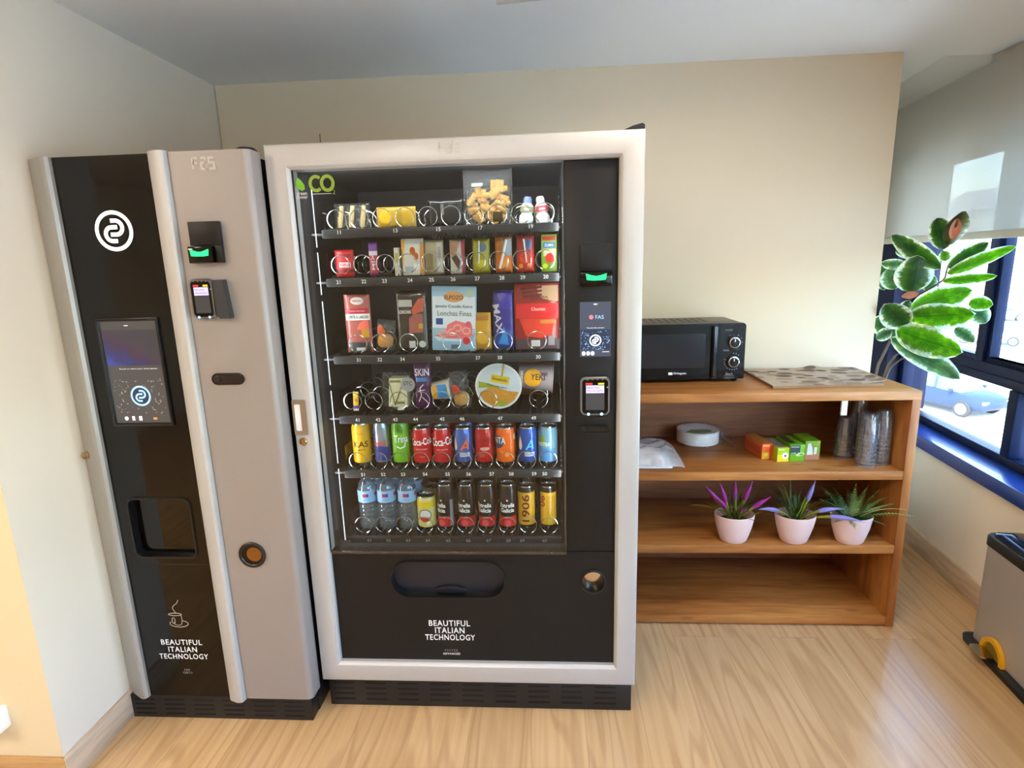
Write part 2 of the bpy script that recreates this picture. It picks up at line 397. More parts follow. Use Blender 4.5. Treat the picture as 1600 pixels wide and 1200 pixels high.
# windows: one frame, its panes are parts
GLASS = clear('window_glass', 'f4fbff', .02)
def window(n, s0, s1, z0, z1, mull, fw=.045):
    bm = B()
    for a, b_, c, d_ in ((s0, s1, z0, z0+fw), (s0, s1, z1-fw, z1), (s0, s0+fw, z0+fw, z1-fw), (s1-fw, s1, z0+fw, z1-fw)):
        box(bm, a, b_, .09, .15, c, d_, .004, M=MW)
    for s in mull: box(bm, s-.028, s+.028, .085, .155, z0+fw, z1-fw, .004, M=MW)
    f = struct('window_%d' % n, bm, M_navy, True)
    ed = [s0+fw]+[x for s in mull for x in (s-.028, s+.028)]+[s1-fw]
    for i in range(0, len(ed), 2):
        bm = B(); box(bm, ed[i], ed[i+1], .115, .121, z0+fw, z1-fw, M=MW); obj('pane', bm, GLASS, f, smooth=False)
        if n == 1:
            bm = B()      # slim bright sash around each upper pane
            a, b_ = ed[i], ed[i+1]
            for q in ((a, a+.022, z0+fw, z1-fw), (b_-.022, b_, z0+fw, z1-fw), (a+.022, b_-.022, z0+fw, z0+fw+.022), (a+.022, b_-.022, z1-fw-.022, z1-fw)):
                box(bm, q[0], q[1], .10, .14, q[2], q[3], M=MW)
            obj('sash', bm, M_navy, f, smooth=False)
window(1, -5.5, 1.70, .955, 1.97, [1.02, .02, -.98, -1.98, -2.98, -3.98])
window(2, -5.5, 1.70, .592, .955, [.765, -.135, -1.035, -1.935, -2.835, -3.735], .04)

# roller blind
m = bpy.data.materials.new('blind_screen_fabric'); m.use_nodes = True; t = m.node_tree; t.nodes.clear()
out = t.nodes.new('ShaderNodeOutputMaterial'); df = t.nodes.new('ShaderNodeBsdfDiffuse'); df.inputs[0].default_value = lin('cacac4')
tl = t.nodes.new('ShaderNodeBsdfTranslucent'); tl.inputs[0].default_value = lin('cacac4'); tr = t.nodes.new('ShaderNodeBsdfTransparent')
a1 = t.nodes.new('ShaderNodeMixShader'); a1.inputs[0].default_value = .16; a2 = t.nodes.new('ShaderNodeMixShader'); a2.inputs[0].default_value = .2
t.links.new(df.outputs[0], a1.inputs[1]); t.links.new(tl.outputs[0], a1.inputs[2]); t.links.new(a1.outputs[0], a2.inputs[1]); t.links.new(tr.outputs[0], a2.inputs[2]); t.links.new(a2.outputs[0], out.inputs[0])
bl = thing('roller_blind', 'pale grey see-through roller blind half lowered over the window', 'blind', tuple(MW @ Vector((.6, -.02, 2.25))))
bm = B(); box(bm, -1.9, 2.0, -.021, -.019, 1.555, 2.235, M=MW); obj('fabric', bm, m, bl, smooth=False)
M_bar = pm('blind_bar_grey', 'c9c8c2', .5)
bm = B(); box(bm, -1.9, 2.0, -.028, -.012, 1.53, 1.562, .004, M=MW); obj('bottom_bar', bm, M_bar, bl)
bm = B(); lathe(bm, [(.026, -1.9), (.026, 2.0)], 20, M=MW @ Matrix.Translation((0, .012, 2.245)) @ Matrix.Rotation(-pi/2, 4, 'X')); obj('roller_tube', bm, M_bar, bl)
bm = B(); box(bm, 1.13, 2.08, .035, .05, 2.24, 2.40, M=MW); struct('trim_2', bm, M_ceil)

# ceiling luminaires (the room's lamps)
M_lampglow = pm('lamp_diffuser', 'ffffff', .5, emit='ffdcae', es=6)
for i, (x, y) in enumerate(CEIL_LIGHTS):
    c = thing('ceiling_light', ['round flush ceiling lamp in front of the bookcase', 'round flush ceiling lamp in front of the pillar', 'round flush ceiling lamp above the camera', 'round flush ceiling lamp at the far left of the room'][i], 'ceiling light', (x, y, ZC))
    bm = B(); lathe(bm, [(.215, -.02), (.22, -.016), (.22, 0)], 40, (x, y, ZC)); obj('housing', bm, pm('white_lamp_housing', 'eeeeee', .4), c)
    bm = B(); lathe(bm, [(.20, -.021), (.20, -.0205)], 40, (x, y, ZC)); obj('diffuser', bm, M_lampglow, c)
# power socket on the pillar
so = thing('power_socket', 'white surface-mounted socket box low on the pillar at the left edge', 'socket', (-.86, -.308, .24))
bm = B(); box(bm, -.92, -.80, -.35, -.3085, .205, .275, .006); obj('socket_box', bm, pm('white_plastic', 'f1f1ee', .35), so)
bm = B(); lathe(bm, [(.018, 0), (.018, .002)], 24, M=Matrix.Translation((-.86, -.3505, .24)) @ Matrix.Rotation(pi/2, 4, 'X')); obj('socket_face', bm, pm('socket_grey', 'c8c8c6', .4), so)

# ---------------------------------------------------------------- the street far below the window
M_street = pm('sunlit_concrete', 'b9b8b4', .9, var=.08, vscale=.4)
bm = B(); box(bm, 3.4, 150, -80, 150, -5.1, -4.9); struct('street', bm, M_street)

# ================================================================ SNACK VENDING MACHINE
M_silver = pm('silver_lacquer', 'bcbab8', .42, .25, var=.02, vscale=60)
M_cab = pm('black_cabinet_metal', '101012', .45)
M_cabin = pm('dark_grey_interior', '2b2b2d', .55)
M_panel = pm('matt_black_panel', '101012', .45, spec=.35)
M_gloss = pm('gloss_black', '050505', .07, spec=.38)
M_white = pm('white_print', 'f2f2f2', .5)
M_grey = pm('grey_print', '8d8d90', .5)
M_chrome = pm('chrome', 'd8d8d8', .12, 1)
M_steel = pm('spring_wire', 'd2d2d0', .22, 1)
M_green = pm('green_lamp', '10e070', .4, emit='14f07a', es=2.2)
M_pane = clear('display_glass', 'f2f6f6', .028)
M_rail = pm('tray_grey', '2a2a2c', .4, .3)
M_lens = clear('clear_acrylic', 'f0f0f0', .10)
sv = thing('snack_vending_machine', 'wide snack and drinks vending machine with silver frame and glass front', 'vending machine', (.527, .42, 0))
WS = 1.054; HS = 1.83
bm = B()
box(bm, .004, .058, .056, .84, .085, HS-.004); box(bm, .838, 1.05, .056, .84, .085, HS-.004)
box(bm, .058, .838, .056, .84, .085, .57); box(bm, .058, .838, .056, .84, 1.775, HS-.004); box(bm, .058, .838, .62, .84, .57, 1.775)
obj('cabinet', bm, M_cab, sv, smooth=False)
bm = B()      # liner of the refrigerated bay
box(bm, .0585, .064, .057, .615, .575, 1.77); box(bm, .832, .8375, .057, .615, .575, 1.77); box(bm, .064, .832, .61, .6195, .575, 1.77)
box(bm, .064, .832, .057, .61, .5705, .577); box(bm, .064, .832, .057, .61, 1.768, 1.7745)
obj('bay_liner', bm, M_cabin, sv, smooth=False)
def mitred_frame(bm, x0, x1, z0, z1, prof):
    loops = [[(x0+i, y, z0+i), (x1-i, y, z0+i), (x1-i, y, z1-i), (x0+i, y, z1-i)] for i, y in prof]
    ring_strip(bm, loops+[loops[0]])
bm = B()
mitred_frame(bm, 0, WS, .116, HS, [(0, .055), (0, .008), (.0025, .002), (.007, 0), (.050, -.002), (.060, .001), (.0655, .006), (.0685, .012), (.0685, .055)])
obj('door_frame', bm, M_silver, sv, angle=25)
bm = B(); box(bm, .0685, .832, .018, .022, .586, 1.7615); obj('glass_pane', bm, M_pane, sv, smooth=False)
bm = B(); box(bm, .0685, .834, .013, .022, .580, .588, .001); box(bm, .829, .834, .013, .024, .588, 1.7615, .001); obj('glass_edge_trim', bm, M_lens, sv)
bm = B(); box(bm, .0687, .0725, .0145, .018, .588, 1.7615); obj('glass_gasket', bm, M_cab, sv, smooth=False)
bm = B(); box(bm, .8342, .9855, .024, .054, .588, 1.7615, .001); obj('control_panel', bm, M_panel, sv)
flap = rrect(.262, .632, .423, .547, .06, 10); cuph = circ(.918, .482, .036, 36)
bm = B(); plate_holes(bm, [(.0685, .1845), (.9855, .1845), (.9855, .585), (.0685, .585)], [flap, cuph], .024, .054); obj('lower_panel', bm, M_panel, sv, smooth=False)
# delivery hatch
bm = B(); L0 = rrect(.256, .638, .417, .553, .066, 10)
ring_strip(bm, [[(x, .024, z) for x, z in L0], [(x, .017, z) for x, z in rrect(.2575, .6365, .4185, .5515, .0645, 10)], [(x, .017, z) for x, z in rrect(.2605, .6335, .4215, .5485, .0615, 10)], [(x, .05, z) for x, z in rrect(.264, .63, .425, .545, .058, 10)]])
hr = obj('delivery_hatch_rim', bm, pm('satin_black', '0c0c0d', .28), sv)
bm = B(); box(bm, .258, .636, .050, .0535, .419, .551, M=None); M_flap = pm('hatch_blue_black', '161b26', .33); fl = obj('delivery_flap', bm, M_flap, sv)
bm = B(); prism(bm, [(.400+.10*i/12, .440+.010*sin(pi*i/12)) for i in range(13)]+[(.500-.10*i/12, .436+.006*sin(pi*(12-i)/12)) for i in range(13)], .0500, .040); obj('flap_lip', bm, M_flap, fl)
# coin return cup
bm = B(); lathe(bm, [(.0365, 0), (.041, .002), (.042, .006), (.036, .008), (.033, .002), (.030, -.024)], 36, M=Matrix.Translation((.918, .024, .482)) @ Matrix.Rotation(pi/2, 4, 'X'), cap=False); cr = obj('coin_return_ring', bm, pm('satin_black', '', .28), sv)
bm = B(); lathe(bm, [(.030, 0), (.0301, .001), (0, .006)], 30, M=Matrix.Translation((.918, .0485, .482)) @ Matrix.Rotation(pi/2, 4, 'X'), cap=False); obj('coin_cup', bm, pm('coin_cup_metal', 'cdbfae', .18, 1), cr)
# lettering on the lower panel
P = SP(.444, .024, 0)
decal('lettering', sv, merge2d(mv(txt('BEAUTIFUL', .0215, .138, .012, 1.12), 0, .324), mv(txt('ITALIAN', .0215, .099, .012, 1.12), 0, .2975), mv(txt('TECHNOLOGY', .0215, .168, .012, 1.12), 0, .271)), P, M_white)
decal('fine_print', sv, mv(txt('ADVANCED', .0075, .058, .01, 1.2), .002, .209), P, M_white)
decal('fine_print', sv, mv(txt('FASTER', .0075, .044, 0, 1.3), .002, .222), P, M_grey)
decal('maker_badge', sv, maker_mark(.026), SP(.523, -.0016, 1.802), pm('badge_satin_silver', 'b4afa9', .4, .2), .001)
# eco mark on the glass
M_eco = pm('leaf_green_print', '7f9a2a', .5, emit=None); M_eco2 = pm('fresh_green_print', '6fae1e', .5)
Pg = SP(.0775, .018, 1.722)
leafp = [(.002, -.008), (-.001, .006), (.006, .020), (.016, .012), (.024, .000), (.025, -.012), (.016, -.017)]
em = decal('eco_mark', sv, merge2d(stroke([(.058+.0165*cos(t), .002+.019*sin(t)) for t in [radians(45+i*270/22) for i in range(23)]], .0092), stroke([(.091+.0165*cos(2*pi*i/28), .002+.019*sin(2*pi*i/28)) for i in range(28)], .0095, True), mv(txt('2', .012), .108, -.022)), Pg, M_eco)
decal('leaf_mark', em, poly(leafp), Pg, M_eco2)
decal('eco_text', em, merge2d(mv(txt('green', .010, .030, .01), .0145, -.026), mv(txt('power', .010, .032, .01), .0145, -.036), stroke([(.045, -.026), (.100, -.026)], .0015)), Pg, pm('pale_grey_print', 'c4c4c4', .5))
# banknote / coin acceptor
bm = B(); box(bm, .878, .9695, .012, .024, 1.460, 1.534, .002); ba = obj('coin_acceptor', bm, M_panel, sv)
bm = B(); box(bm, .878, .9695, .004, .024, 1.418, 1.458, .003); mo = obj('acceptor_mouth', bm, M_gloss, ba)
def smile(h, w): return poly([(-w/2, h/2), (-w*.2, h*.22), (0, h*.12), (w*.2, h*.22), (w/2, h/2), (w*.46, -h*.42), (w*.2, -h*.5), (-w*.2, -h*.5), (-w*.46, -h*.42)])
bm = B(); g = smile(.019, .058); prism(bm, [(.9235+x, 1.444+z) for x, z in g[0]], .0015, .006); obj('green_light', bm, M_green, ba)
# touch screen
M_scr = pm('screen_slate_glow', '3c4356', .2, emit='4a5468', es=.55)
M_scr2 = pm('screen_navy_glow', '22304a', .2, emit='2b3c5c', es=.6)
M_glow = pm('screen_white_glow', 'ffffff', .4, emit='eef4ff', es=1.0)
M_glowb = pm('screen_blue_glow', '9cc6f0', .4, emit='8fbcf0', es=.8)
M_glowr = pm('screen_pink_glow', 'd07a8a', .4, emit='b06070', es=.6)
def scatter(n, w, h, s0, rmin, seed, hole=.026):
    R = random.Random(seed); gs = []
    while len(gs) < n:
        x, y = R.uniform(-w/2, w/2), R.uniform(-h/2, h/2)
        if x*x+y*y < hole*hole: continue
        s = R.uniform(rmin, s0); gs.append(mv(rect(s*R.uniform(1, 2.6), s), x, y, R.uniform(0, pi)))
    return merge2d(*gs)
bm = B(); box(bm, .878, .9675, .0225, .024, 1.213, 1.373); ts = obj('touch_screen', bm, M_scr, sv, smooth=False)
P = SP(.9228, .0225, 1.293)
decal('screen_lower_band', ts, mv(rect(.086, .060), 0, -.030), P, M_scr2, .0003)
decal('screen_logo', ts, mv(round_logo(.0172), 0, -.032), P, M_glow, .0008)
decal('screen_pattern', ts, mv(scatter(90, .082, .056, .0016, .0007, 3, .021), 0, -.032), P, M_glowb, .0006)
decal('screen_text', ts, mv(txt('Touch the screen', .0028, .050), 0, .005), P, M_glow, .0008)
decal('screen_mark', ts, mv(rect(.010, .0028), 0, .073), P, M_glow, .0008); decal('screen_mark', ts, mv(rect(.020, .0015), .030, -.066), P, M_glow, .0008)
decal('screen_brand', ts, mv(txt('FAS', .011, .024), .012, .036), P, M_glowb, .0006)
decal('screen_dot', ts, merge2d(mv(poly(circ(0, 0, .0065, 20)), -.012, .036)), P, M_glowr, .0006)
for i in range(3): decal('screen_icon', ts, mv(poly(circ(0, 0, .0052, 18, .0062)), -.034+i*.013, -.070), P, M_glow, .0008)
# contactless card reader
def card_reader(parent, cx, cz, y, w, h, tilt=0):
    bm = B(); L = lambda g, r, yy: [(x, yy, z) for x, z in rrect(cx-w/2+g, cx+w/2-g, cz-h/2+g, cz+h/2-g, r, 6)]
    R = ring_strip(bm, [L(.003, .014, y), L(0, .016, y-.006), L(0, .016, y-.016), L(.003, .014, y-.020), L(.006, .012, y-.020)])
    cr = obj('card_reader', bm, pm('reader_grey_rim', '7d7f82', .3, .8), parent)
    bm = B(); prism(bm, rrect(cx-w/2+.0055, cx+w/2-.0055, cz-h/2+.0055, cz+h/2-.0055, .012, 6), y-.0195, y-.003); obj('reader_face', bm, M_gloss, cr)
    P = SP(cx, y-.0195, cz); k = h/.117
    decal('reader_display', cr, mv(rect(w*.62, h*.50), 0, -h*.10), P, pm('reader_display_grey', '3a3a3e', .25, emit='38383c', es=.5), .0006)
    ds = decal('reader_message', cr, mv(rect(w*.60, h*.20), 0, h*.19), P, pm('reader_lilac_glow', 'c8bdf6', .3, emit='bfb4f4', es=.95), .0008)
    decal('message_text', cr, merge2d(mv(txt('PRESS START', h*.035, w*.42), -w*.05, h*.225), mv(txt('PARA USAR CREDITO', h*.035, w*.52), 0, h*.15)), P, pm('reader_text_violet', '4a3f80', .5), .0012)
    decal('red_light', cr, mv(rect(w*.22, h*.045), -w*.2, h*.33), P, pm('red_indicator', 'e02a20', .4, emit='f03424', es=1.2), .0008)
    decal('yellow_light', cr, mv(rect(w*.2, h*.045), w*.2, h*.33), P, pm('yellow_indicator', 'd8c018', .4, emit='d8cc20', es=1.0), .0008)
    for sg in (-1, 1): decal('blue_light', cr, mv(poly(circ(0, 0, w*.05, 14)), sg*w*.22, -h*.455), P, pm('blue_indicator', '9fd8ff', .4, emit='8fd4ff', es=3), .0016)
    decal('contactless_mark', cr, poly([(w*.37, h*.24), (w*.43, h*.27), (w*.43, h*.21)]), P, M_grey, .0008)
    decal('top_ticks', cr, merge2d(*[mv(rect(w*.07, h*.035), w*(-.26+.17*i), h*.44) for i in range(4)]), P, pm('reader_grey_rim', ''), .0008)
    return cr
card_reader(sv, .921, 1.0965, .024, .088, .117)
# coin slot with push button
def coin_slot(parent, cx, cz, y, w, h, m):
    bm = B(); r = h/2
    R = ring_strip(bm, [[(x, y, z) for x, z in rrect(cx-w/2, cx+w/2, cz-r, cz+r, r, 8)], [(x, y-.005, z) for x, z in rrect(cx-w/2+.001, cx+w/2-.001, cz-r+.001, cz+r-.001, r, 8)], [(x, y-.005, z) for x, z in rrect(cx-w/2+.003, cx+w/2-.003, cz-r+.003, cz+r-.003, r, 8)], [(x, y-.0028, z) for x, z in rrect(cx-w/2+.004, cx+w/2-.004, cz-r+.004, cz+r-.004, r, 8)]])
    bm.faces.new(R[-1]); cs = obj('coin_slot', bm, m, parent)
    bm = B(); lathe(bm, [(r*.62, 0), (r*.62, .002), (r*.5, .003), (r*.35, .0026)], 24, M=Matrix.Translation((cx-w/2+r, y-.003, cz)) @ Matrix.Rotation(pi/2, 4, 'X')); obj('reject_button', bm, m, cs)
    bm = B(); box(bm, cx-w*.05, cx+w*.36, y-.0035, y-.0025, cz-.003, cz+.002); obj('slot', bm, pm('slot_dark_steel', '3a3530', .3, .7), cs)
coin_slot(sv, .921, .991, .024, .092, .026, pm('satin_black', ''))
for q in ((.866, .978, 1.0295, 1.0285), (.866, .978, 1.395, 1.394), (.866, .978, .957, .956)):
    bm = B(); box(bm, q[0], q[1], .0236, .0244, q[3], q[2]); obj('panel_seam', bm, pm('seam_black', '050505', .6), sv, smooth=False)
# kick plate with slots
bm = B(); box(bm, .012, 1.046, .024, .05, 0, .112, .002); box(bm, .012, .03, .05, .5, 0, .085); box(bm, 1.028, 1.046, .05, .5, 0, .085); kp = obj('kick_plate', bm, pm('kick_plate_black', '141416', .42), sv)
for i in range(9):
    for j in range(4):
        bm = B(); prism(bm, rrect(.027+.112*i, .027+.112*i+.074, .022+.021*j, .029+.021*j, .0034, 4), .0234, .0244)
        obj('vent_slot', bm, pm('vent_dark', '020203', .8), kp)
# handle plate and lock on the left stile
bm = B(); plate_holes(bm, rrect(.004, .046, .990, 1.100, .002, 2), [rrect(.010, .029, 1.003, 1.087, .002, 2)], -.0065, -.0005); hp = obj('handle_plate', bm, pm('brushed_aluminium', 'aeaaa5', .3, .9), sv, smooth=False)
bm = B(); box(bm, .010, .029, -.0035, -.0020, 1.003, 1.087); obj('handle_insert', bm, M_white, hp)
bm = B(); lathe(bm, [(.0125, 0), (.0125, .004), (.010, .007), (.007, .0075), (.0065, .005), (.003, .005), (.003, .0075), (0, .0075)], 28, M=Matrix.Translation((.027, -.001, .967)) @ Matrix.Rotation(pi/2, 4, 'X')); lk = obj('door_lock', bm, pm('lock_brass', 'b79b7a', .25, 1), sv)
# black marker scrawl on the pane under the top tray
R = random.Random(21); pts = []; x = -.150
while x < .165:
    w_ = R.uniform(.006, .012); hgt = R.choice((.006, .006, .007, .014)); pts += [(x, R.uniform(-.002, .001)), (x+w_*.35, hgt), (x+w_*.55, hgt*.6), (x+w_*.7, -.002)]; x += w_
decal('marker_scrawl', sv, merge2d(stroke(pts, .0022), *[stroke([(a, -.002), (a+.006, .020)], .0024) for a in (-.048, .012, .118)]), SP(.598, .018, 1.566), pm('marker_black', '050505', .6), .0005)
# bits on the roof
bm = B(); prism(bm, [(.985, 1.8262), (1.02, 1.840), (1.045, 1.846), (1.052, 1.842), (1.052, 1.8262)], .01, .06); obj('roof_hinge_cap', bm, M_black, sv)
bm = B(); tube(bm, [(.147, .05, 1.826), (.147, .052, 1.862)], .0012, 6); obj('aerial_wire', bm, M_black, sv)
# interior light strips
M_strip = pm('cold_strip', 'ffffff', .4, emit='e9f0ff', es=1.1)
bm = B()
for a, b_ in ((1.55, 1.745), (1.41, 1.535), (1.13, 1.39), (.87, 1.11), (.60, .85)): tube(bm, [(.100, .070, a), (.100, .070, b_)], .0016, 8)
obj('led_strip', bm, M_strip, sv)
lamp('bay_lamp', 'AREA', (.448, .075, 1.758), 3.0, (.95, .97, 1), size=.7, size_y=.03, rot=(radians(35), 0, 0))
lamp('bay_lamp', 'AREA', (.068, .080, 1.17), 3.2, (.95, .97, 1), size=.012, size_y=1.1, aim=(1, .5, 0))
lamp('bay_lamp', 'AREA', (.826, .080, 1.17), 2.6, (.95, .97, 1), size=.012, size_y=1.1, aim=(-1, .5, 0))
# trays, number tags and spring coils
FL = [None, 1.604, 1.459, 1.218, 1.022, .836, .599]
COILZ = [None, 1.632, 1.496, 1.250, 1.062, .857, .627]
TAGZ = [None, 1.593, 1.446, 1.2035, 1.008, .8215, .587]
CX = [.147+.0703*i for i in range(10)]
NUM = {1: [('11', .163), ('13', .335), ('15', .465), ('17', .590), ('19', .740)],
       2: [('21', .147), ('22', .226), ('23', .290), ('24', .369), ('25', .435), ('26', .501), ('27', .575), ('28', .649), ('29', .712), ('20', .781)],
       3: [('31', .189), ('32', .257), ('34', .329), ('35', .442), ('37', .567), ('38', .635), ('30', .754)],
       4: [('41', .168), ('42', .236), ('43', .292), ('44', .358), ('45', .444), ('46', .508), ('47', .630), ('49', .736)],
       5: [('51', .171), ('52', .239), ('53', .305), ('54', .378), ('55', .452), ('56', .521), ('57', .597), ('58', .660), ('59', .734), ('50', .768)],
       6: [('61', .173), ('62', .239), ('63', .306), ('64', .373), ('65', .442), ('66', .510), ('67', .578), ('68', .644), ('69', .690), ('60', .764)]}
COIL = {1: CX, 2: CX, 3: [.181, .254, .345, .482, .573, .645, .750], 4: [.147, .217, .300, .372, .440, .500, .590, .752], 5: CX, 6: CX}
M_tagm = pm('tag_print', 'f0f0ee', .5)
def coil_pts(n, r, y0, pitch):
    """step spiral: it turns in flat rings between the goods and travels back underneath them"""
    P = []
    for k in range(n):
        for i in range(29):
            a = -pi/2+.35+(2*pi-.7)*i/28
            P.append((r*cos(a), y0+pitch*k+.006*i/28, r*sin(a)))
    return P
COILM = {}
for row in range(1, 7):
    z = FL[row]
    bm = B(); box(bm, .070, .826, .112, .60, z-.018, z-.012)
    for x in CX:
        for d in (-.016, .014): box(bm, x+d, x+d+.002, .114, .59, z-.012, z)
    box(bm, .108, .822, .094, .112, z-.028, z-.002, .004)
    for i in range(11): box(bm, .111+.0703*i, .1122+.0703*i, .14, .60, z-.012, z+.006)
    ty = obj('tray', bm, M_rail, sv)
    for s, x in NUM[row]: decal('number_tag', ty, txt(s, .0115, None, .01), SP(x, .094, TAGZ[row]), M_tagm if row < 6 else M_grey)
    for x in COIL[row]:
        n = 5
        bm = B(); tube(bm, [(px+x, py, pz+COILZ[row]) for px, py, pz in coil_pts(n, .029, .122, .085)], .0014, 6)
        obj('spring_coil', bm, M_steel, ty)
bm = B()      # clear side guides of the trays
for row in range(1, 7): box(bm, .1075, .1085, .12, .40, FL[row]+.001, FL[row]+.075)
for row in range(1, 7): box(bm, .8215, .8225, .12, .40, FL[row]+.001, FL[row]+.075)
obj('tray_side_guides', bm, M_lens, sv, smooth=False)

# ================================================================ COFFEE VENDING MACHINE
cm = thing('coffee_vending_machine', 'tall slim coffee machine with black glass strip and silver side panel', 'vending machine', (-.34, .33, 0))
Z0, Z1 = .091, 1.81
M_silverd = pm('silver_lacquer_grey', 'aaa69f', .38, .35, var=.02, vscale=60)
bm = B(); box(bm, -.655, -.014, .0, .70, .05, 1.795); obj('cabinet', bm, M_cab, cm, smooth=False)
def col(name, pts, z0, z1, m, ang=30):
    bm = B(); prism(bm, pts, z0, z1, 'z'); return obj(name, bm, m, cm, angle=ang)
col('left_trim', [(-.6635, 0), (-.6635, -.030), (-.660, -.036), (-.600, -.070), (-.590, -.0735), (-.582, -.072), (-.576, -.064), (-.575, -.050), (-.575, 0)], Z0, Z1-.002, M_silverd)
def arc(cx, cy, r, a0, a1, n=5): return [(cx+r*cos(radians(a0+(a1-a0)*i/n)), cy+r*sin(radians(a0+(a1-a0)*i/n))) for i in range(n+1)]
col('centre_trim', [(-.294, 0), (-.294, -.052), (-.293, -.062), (-.288, -.067), (-.262, -.076), (-.250, -.0765), (-.243, -.072), (-.239, -.060), (-.237, 0)], Z0-.004, Z1+.002, M_silver)
pts = [(-.2365, 0), (-.2365, -.060)]+[(-.040, -.060)]+arc(-.030, -.040, .020, -90, -20, 6)+[(-.0095, 0)]
col('side_panel', pts, Z0, Z1-.001, pm('taupe_silver', '9c9592', .42, .3, var=.02, vscale=60))
# glass strip with the cup hatch opening
hatch = rrect(-.530, -.336, .608, .800, .022, 6)
bm = B(); plate_holes(bm, [(-.5745, Z0+.002), (-.2945, Z0+.002), (-.2945, Z1-.002), (-.5745, Z1-.002)], [hatch], -.055, -.004); gp = obj('glass_panel', bm, M_gloss, cm, smooth=False)
bm = B(); box(bm, -.5745, -.2945, -.0553, -.0549, .578, .580); obj('panel_seam', bm, pm('seam_black', ''), cm, smooth=False)
bm = B()
ring_strip(bm, [[(x, -.055, z) for x, z in rrect(-.538, -.328, .600, .808, .028, 6)], [(x, -.060, z) for x, z in rrect(-.536, -.330, .602, .806, .027, 6)], [(x, -.060, z) for x, z in rrect(-.531, -.335, .607, .801, .023, 6)], [(x, -.030, z) for x, z in rrect(-.527, -.339, .611, .797, .020, 6)]])
hf = obj('cup_hatch', bm, pm('satin_black', ''), cm)
bm = B(); box(bm, -.526, -.340, -.010, -.0045, .612, .796); obj('hatch_back', bm, pm('hatch_brown_black', '1a1714', .35), hf, smooth=False)
bm = B(); box(bm, -.527, -.339, -.034, -.032, .612, .796); obj('hatch_door', bm, clear('smoked_door', '8a8078', .05), hf, smooth=False)
bm = B(); box(bm, -.50, -.37, -.03, -.012, .6125, .619, .003); obj('cup_rest', bm, pm('satin_black', ''), hf)
# backlit logo
lg = decal('backlit_logo', cm, round_logo(.0555, .19, .20), SP(-.428, -.055, 1.608), pm('logo_white_glow', 'ffffff', .4, emit='ffffff', es=1.5), .0008)
# screen with its bezel
bm = B()
mitred_frame(bm, -.527, -.340, 1.040, 1.364, [(0, -.055), (0, -.062), (.0015, -.063), (.006, -.063), (.009, -.057), (.009, -.055)])
sb = obj('screen_bezel', bm, pm('satin_black', ''), cm)
bm = B(); box(bm, -.518, -.349, -.0575, -.0552, 1.049, 1.355)
ts = obj('touch_screen', bm, pm('screen_grey_glow', '4b4a4c', .2, emit='4b4a4c', es=.42), cm, smooth=False)
P = SP(-.4335, -.0575, 1.202)
m = bpy.data.materials.new('screen_nebula_glow'); m.use_nodes = True; t = m.node_tree; b = t.nodes['Principled BSDF']
tc = t.nodes.new('ShaderNodeTexCoord'); sx = t.nodes.new('ShaderNodeSeparateXYZ'); t.links.new(tc.outputs['Generated'], sx.inputs[0])
n = t.nodes.new('ShaderNodeTexNoise'); n.inputs['Scale'].default_value = 4; n.inputs['Detail'].default_value = 6; t.links.new(tc.outputs['Generated'], n.inputs['Vector'])
ad = t.nodes.new('ShaderNodeMath'); ad.operation = 'MULTIPLY_ADD'; ad.inputs[1].default_value = .5; t.links.new(n.outputs['Fac'], ad.inputs[0])
a2 = t.nodes.new('ShaderNodeMath'); a2.operation = 'ADD'; t.links.new(sx.outputs['X'], a2.inputs[0]); t.links.new(sx.outputs['Z'], a2.inputs[1])
a3 = t.nodes.new('ShaderNodeMath'); a3.operation = 'MULTIPLY'; a3.inputs[1].default_value = .46; t.links.new(a2.outputs[0], a3.inputs[0]); t.links.new(a3.outputs[0], ad.inputs[2])
cr = t.nodes.new('ShaderNodeValToRGB'); e = cr.color_ramp.elements; e[0].position = .3; e[0].color = lin('4a58c8'); e[1].position = 1; e[1].color = lin('4b4a4c')
for p, c in ((.45, '42408c'), (.62, '5a3a5a'), (.8, '55474e')): k = e.new(p); k.color = lin(c)
t.links.new(ad.outputs[0], cr.inputs[0]); t.links.new(cr.outputs[0], b.inputs['Emission Color']); b.inputs['Emission Strength'].default_value = .9; b.inputs['Base Color'].default_value = (.02, .02, .03, 1); b.inputs['Roughness'].default_value = .2
decal('screen_picture', ts, mv(rect(.165, .105), 0, .075), P, m, .0003)
decal('screen_logo', ts, mv(round_logo(.031, .18, .18), .004, -.070), P, pm('screen_ice_glow', 'a8d4f8', .4, emit='9ccdf6', es=.9), .0008)
decal('screen_logo_disc', ts, mv(poly(circ(0, 0, .027, 28)), .004, -.070), P, M_scr2, .0005)
M_fleck = pm('screen_fleck_glow', '9a958a', .4, emit='8a8578', es=.5)
decal('screen_pattern', ts, mv(scatter(70, .150, .105, .0028, .0012, 5, .036), 0, -.072), P, M_fleck, .0005)
decal('screen_text', ts, mv(txt('Touch to select your drink please', .0035, .118), .010, .012), P, M_glow, .0007)
decal('screen_mark', ts, mv(rect(.012, .002), -.006, .140), P, M_glow, .0007)
for g in (mv(rect(.008, .013), -.030, -.139), mv(rect(.009, .013), -.008, -.139), mv(poly(circ(0, 0, .006, 16)), -.052, -.139)): decal('screen_icon', ts, g, P, M_glow, .0007)
decal('screen_cup_icon', ts, mv(rect(.012, .007), .038, -.140), P, pm('screen_tan_glow', 'c09060', .4, emit='a87848', es=.6), .0007)
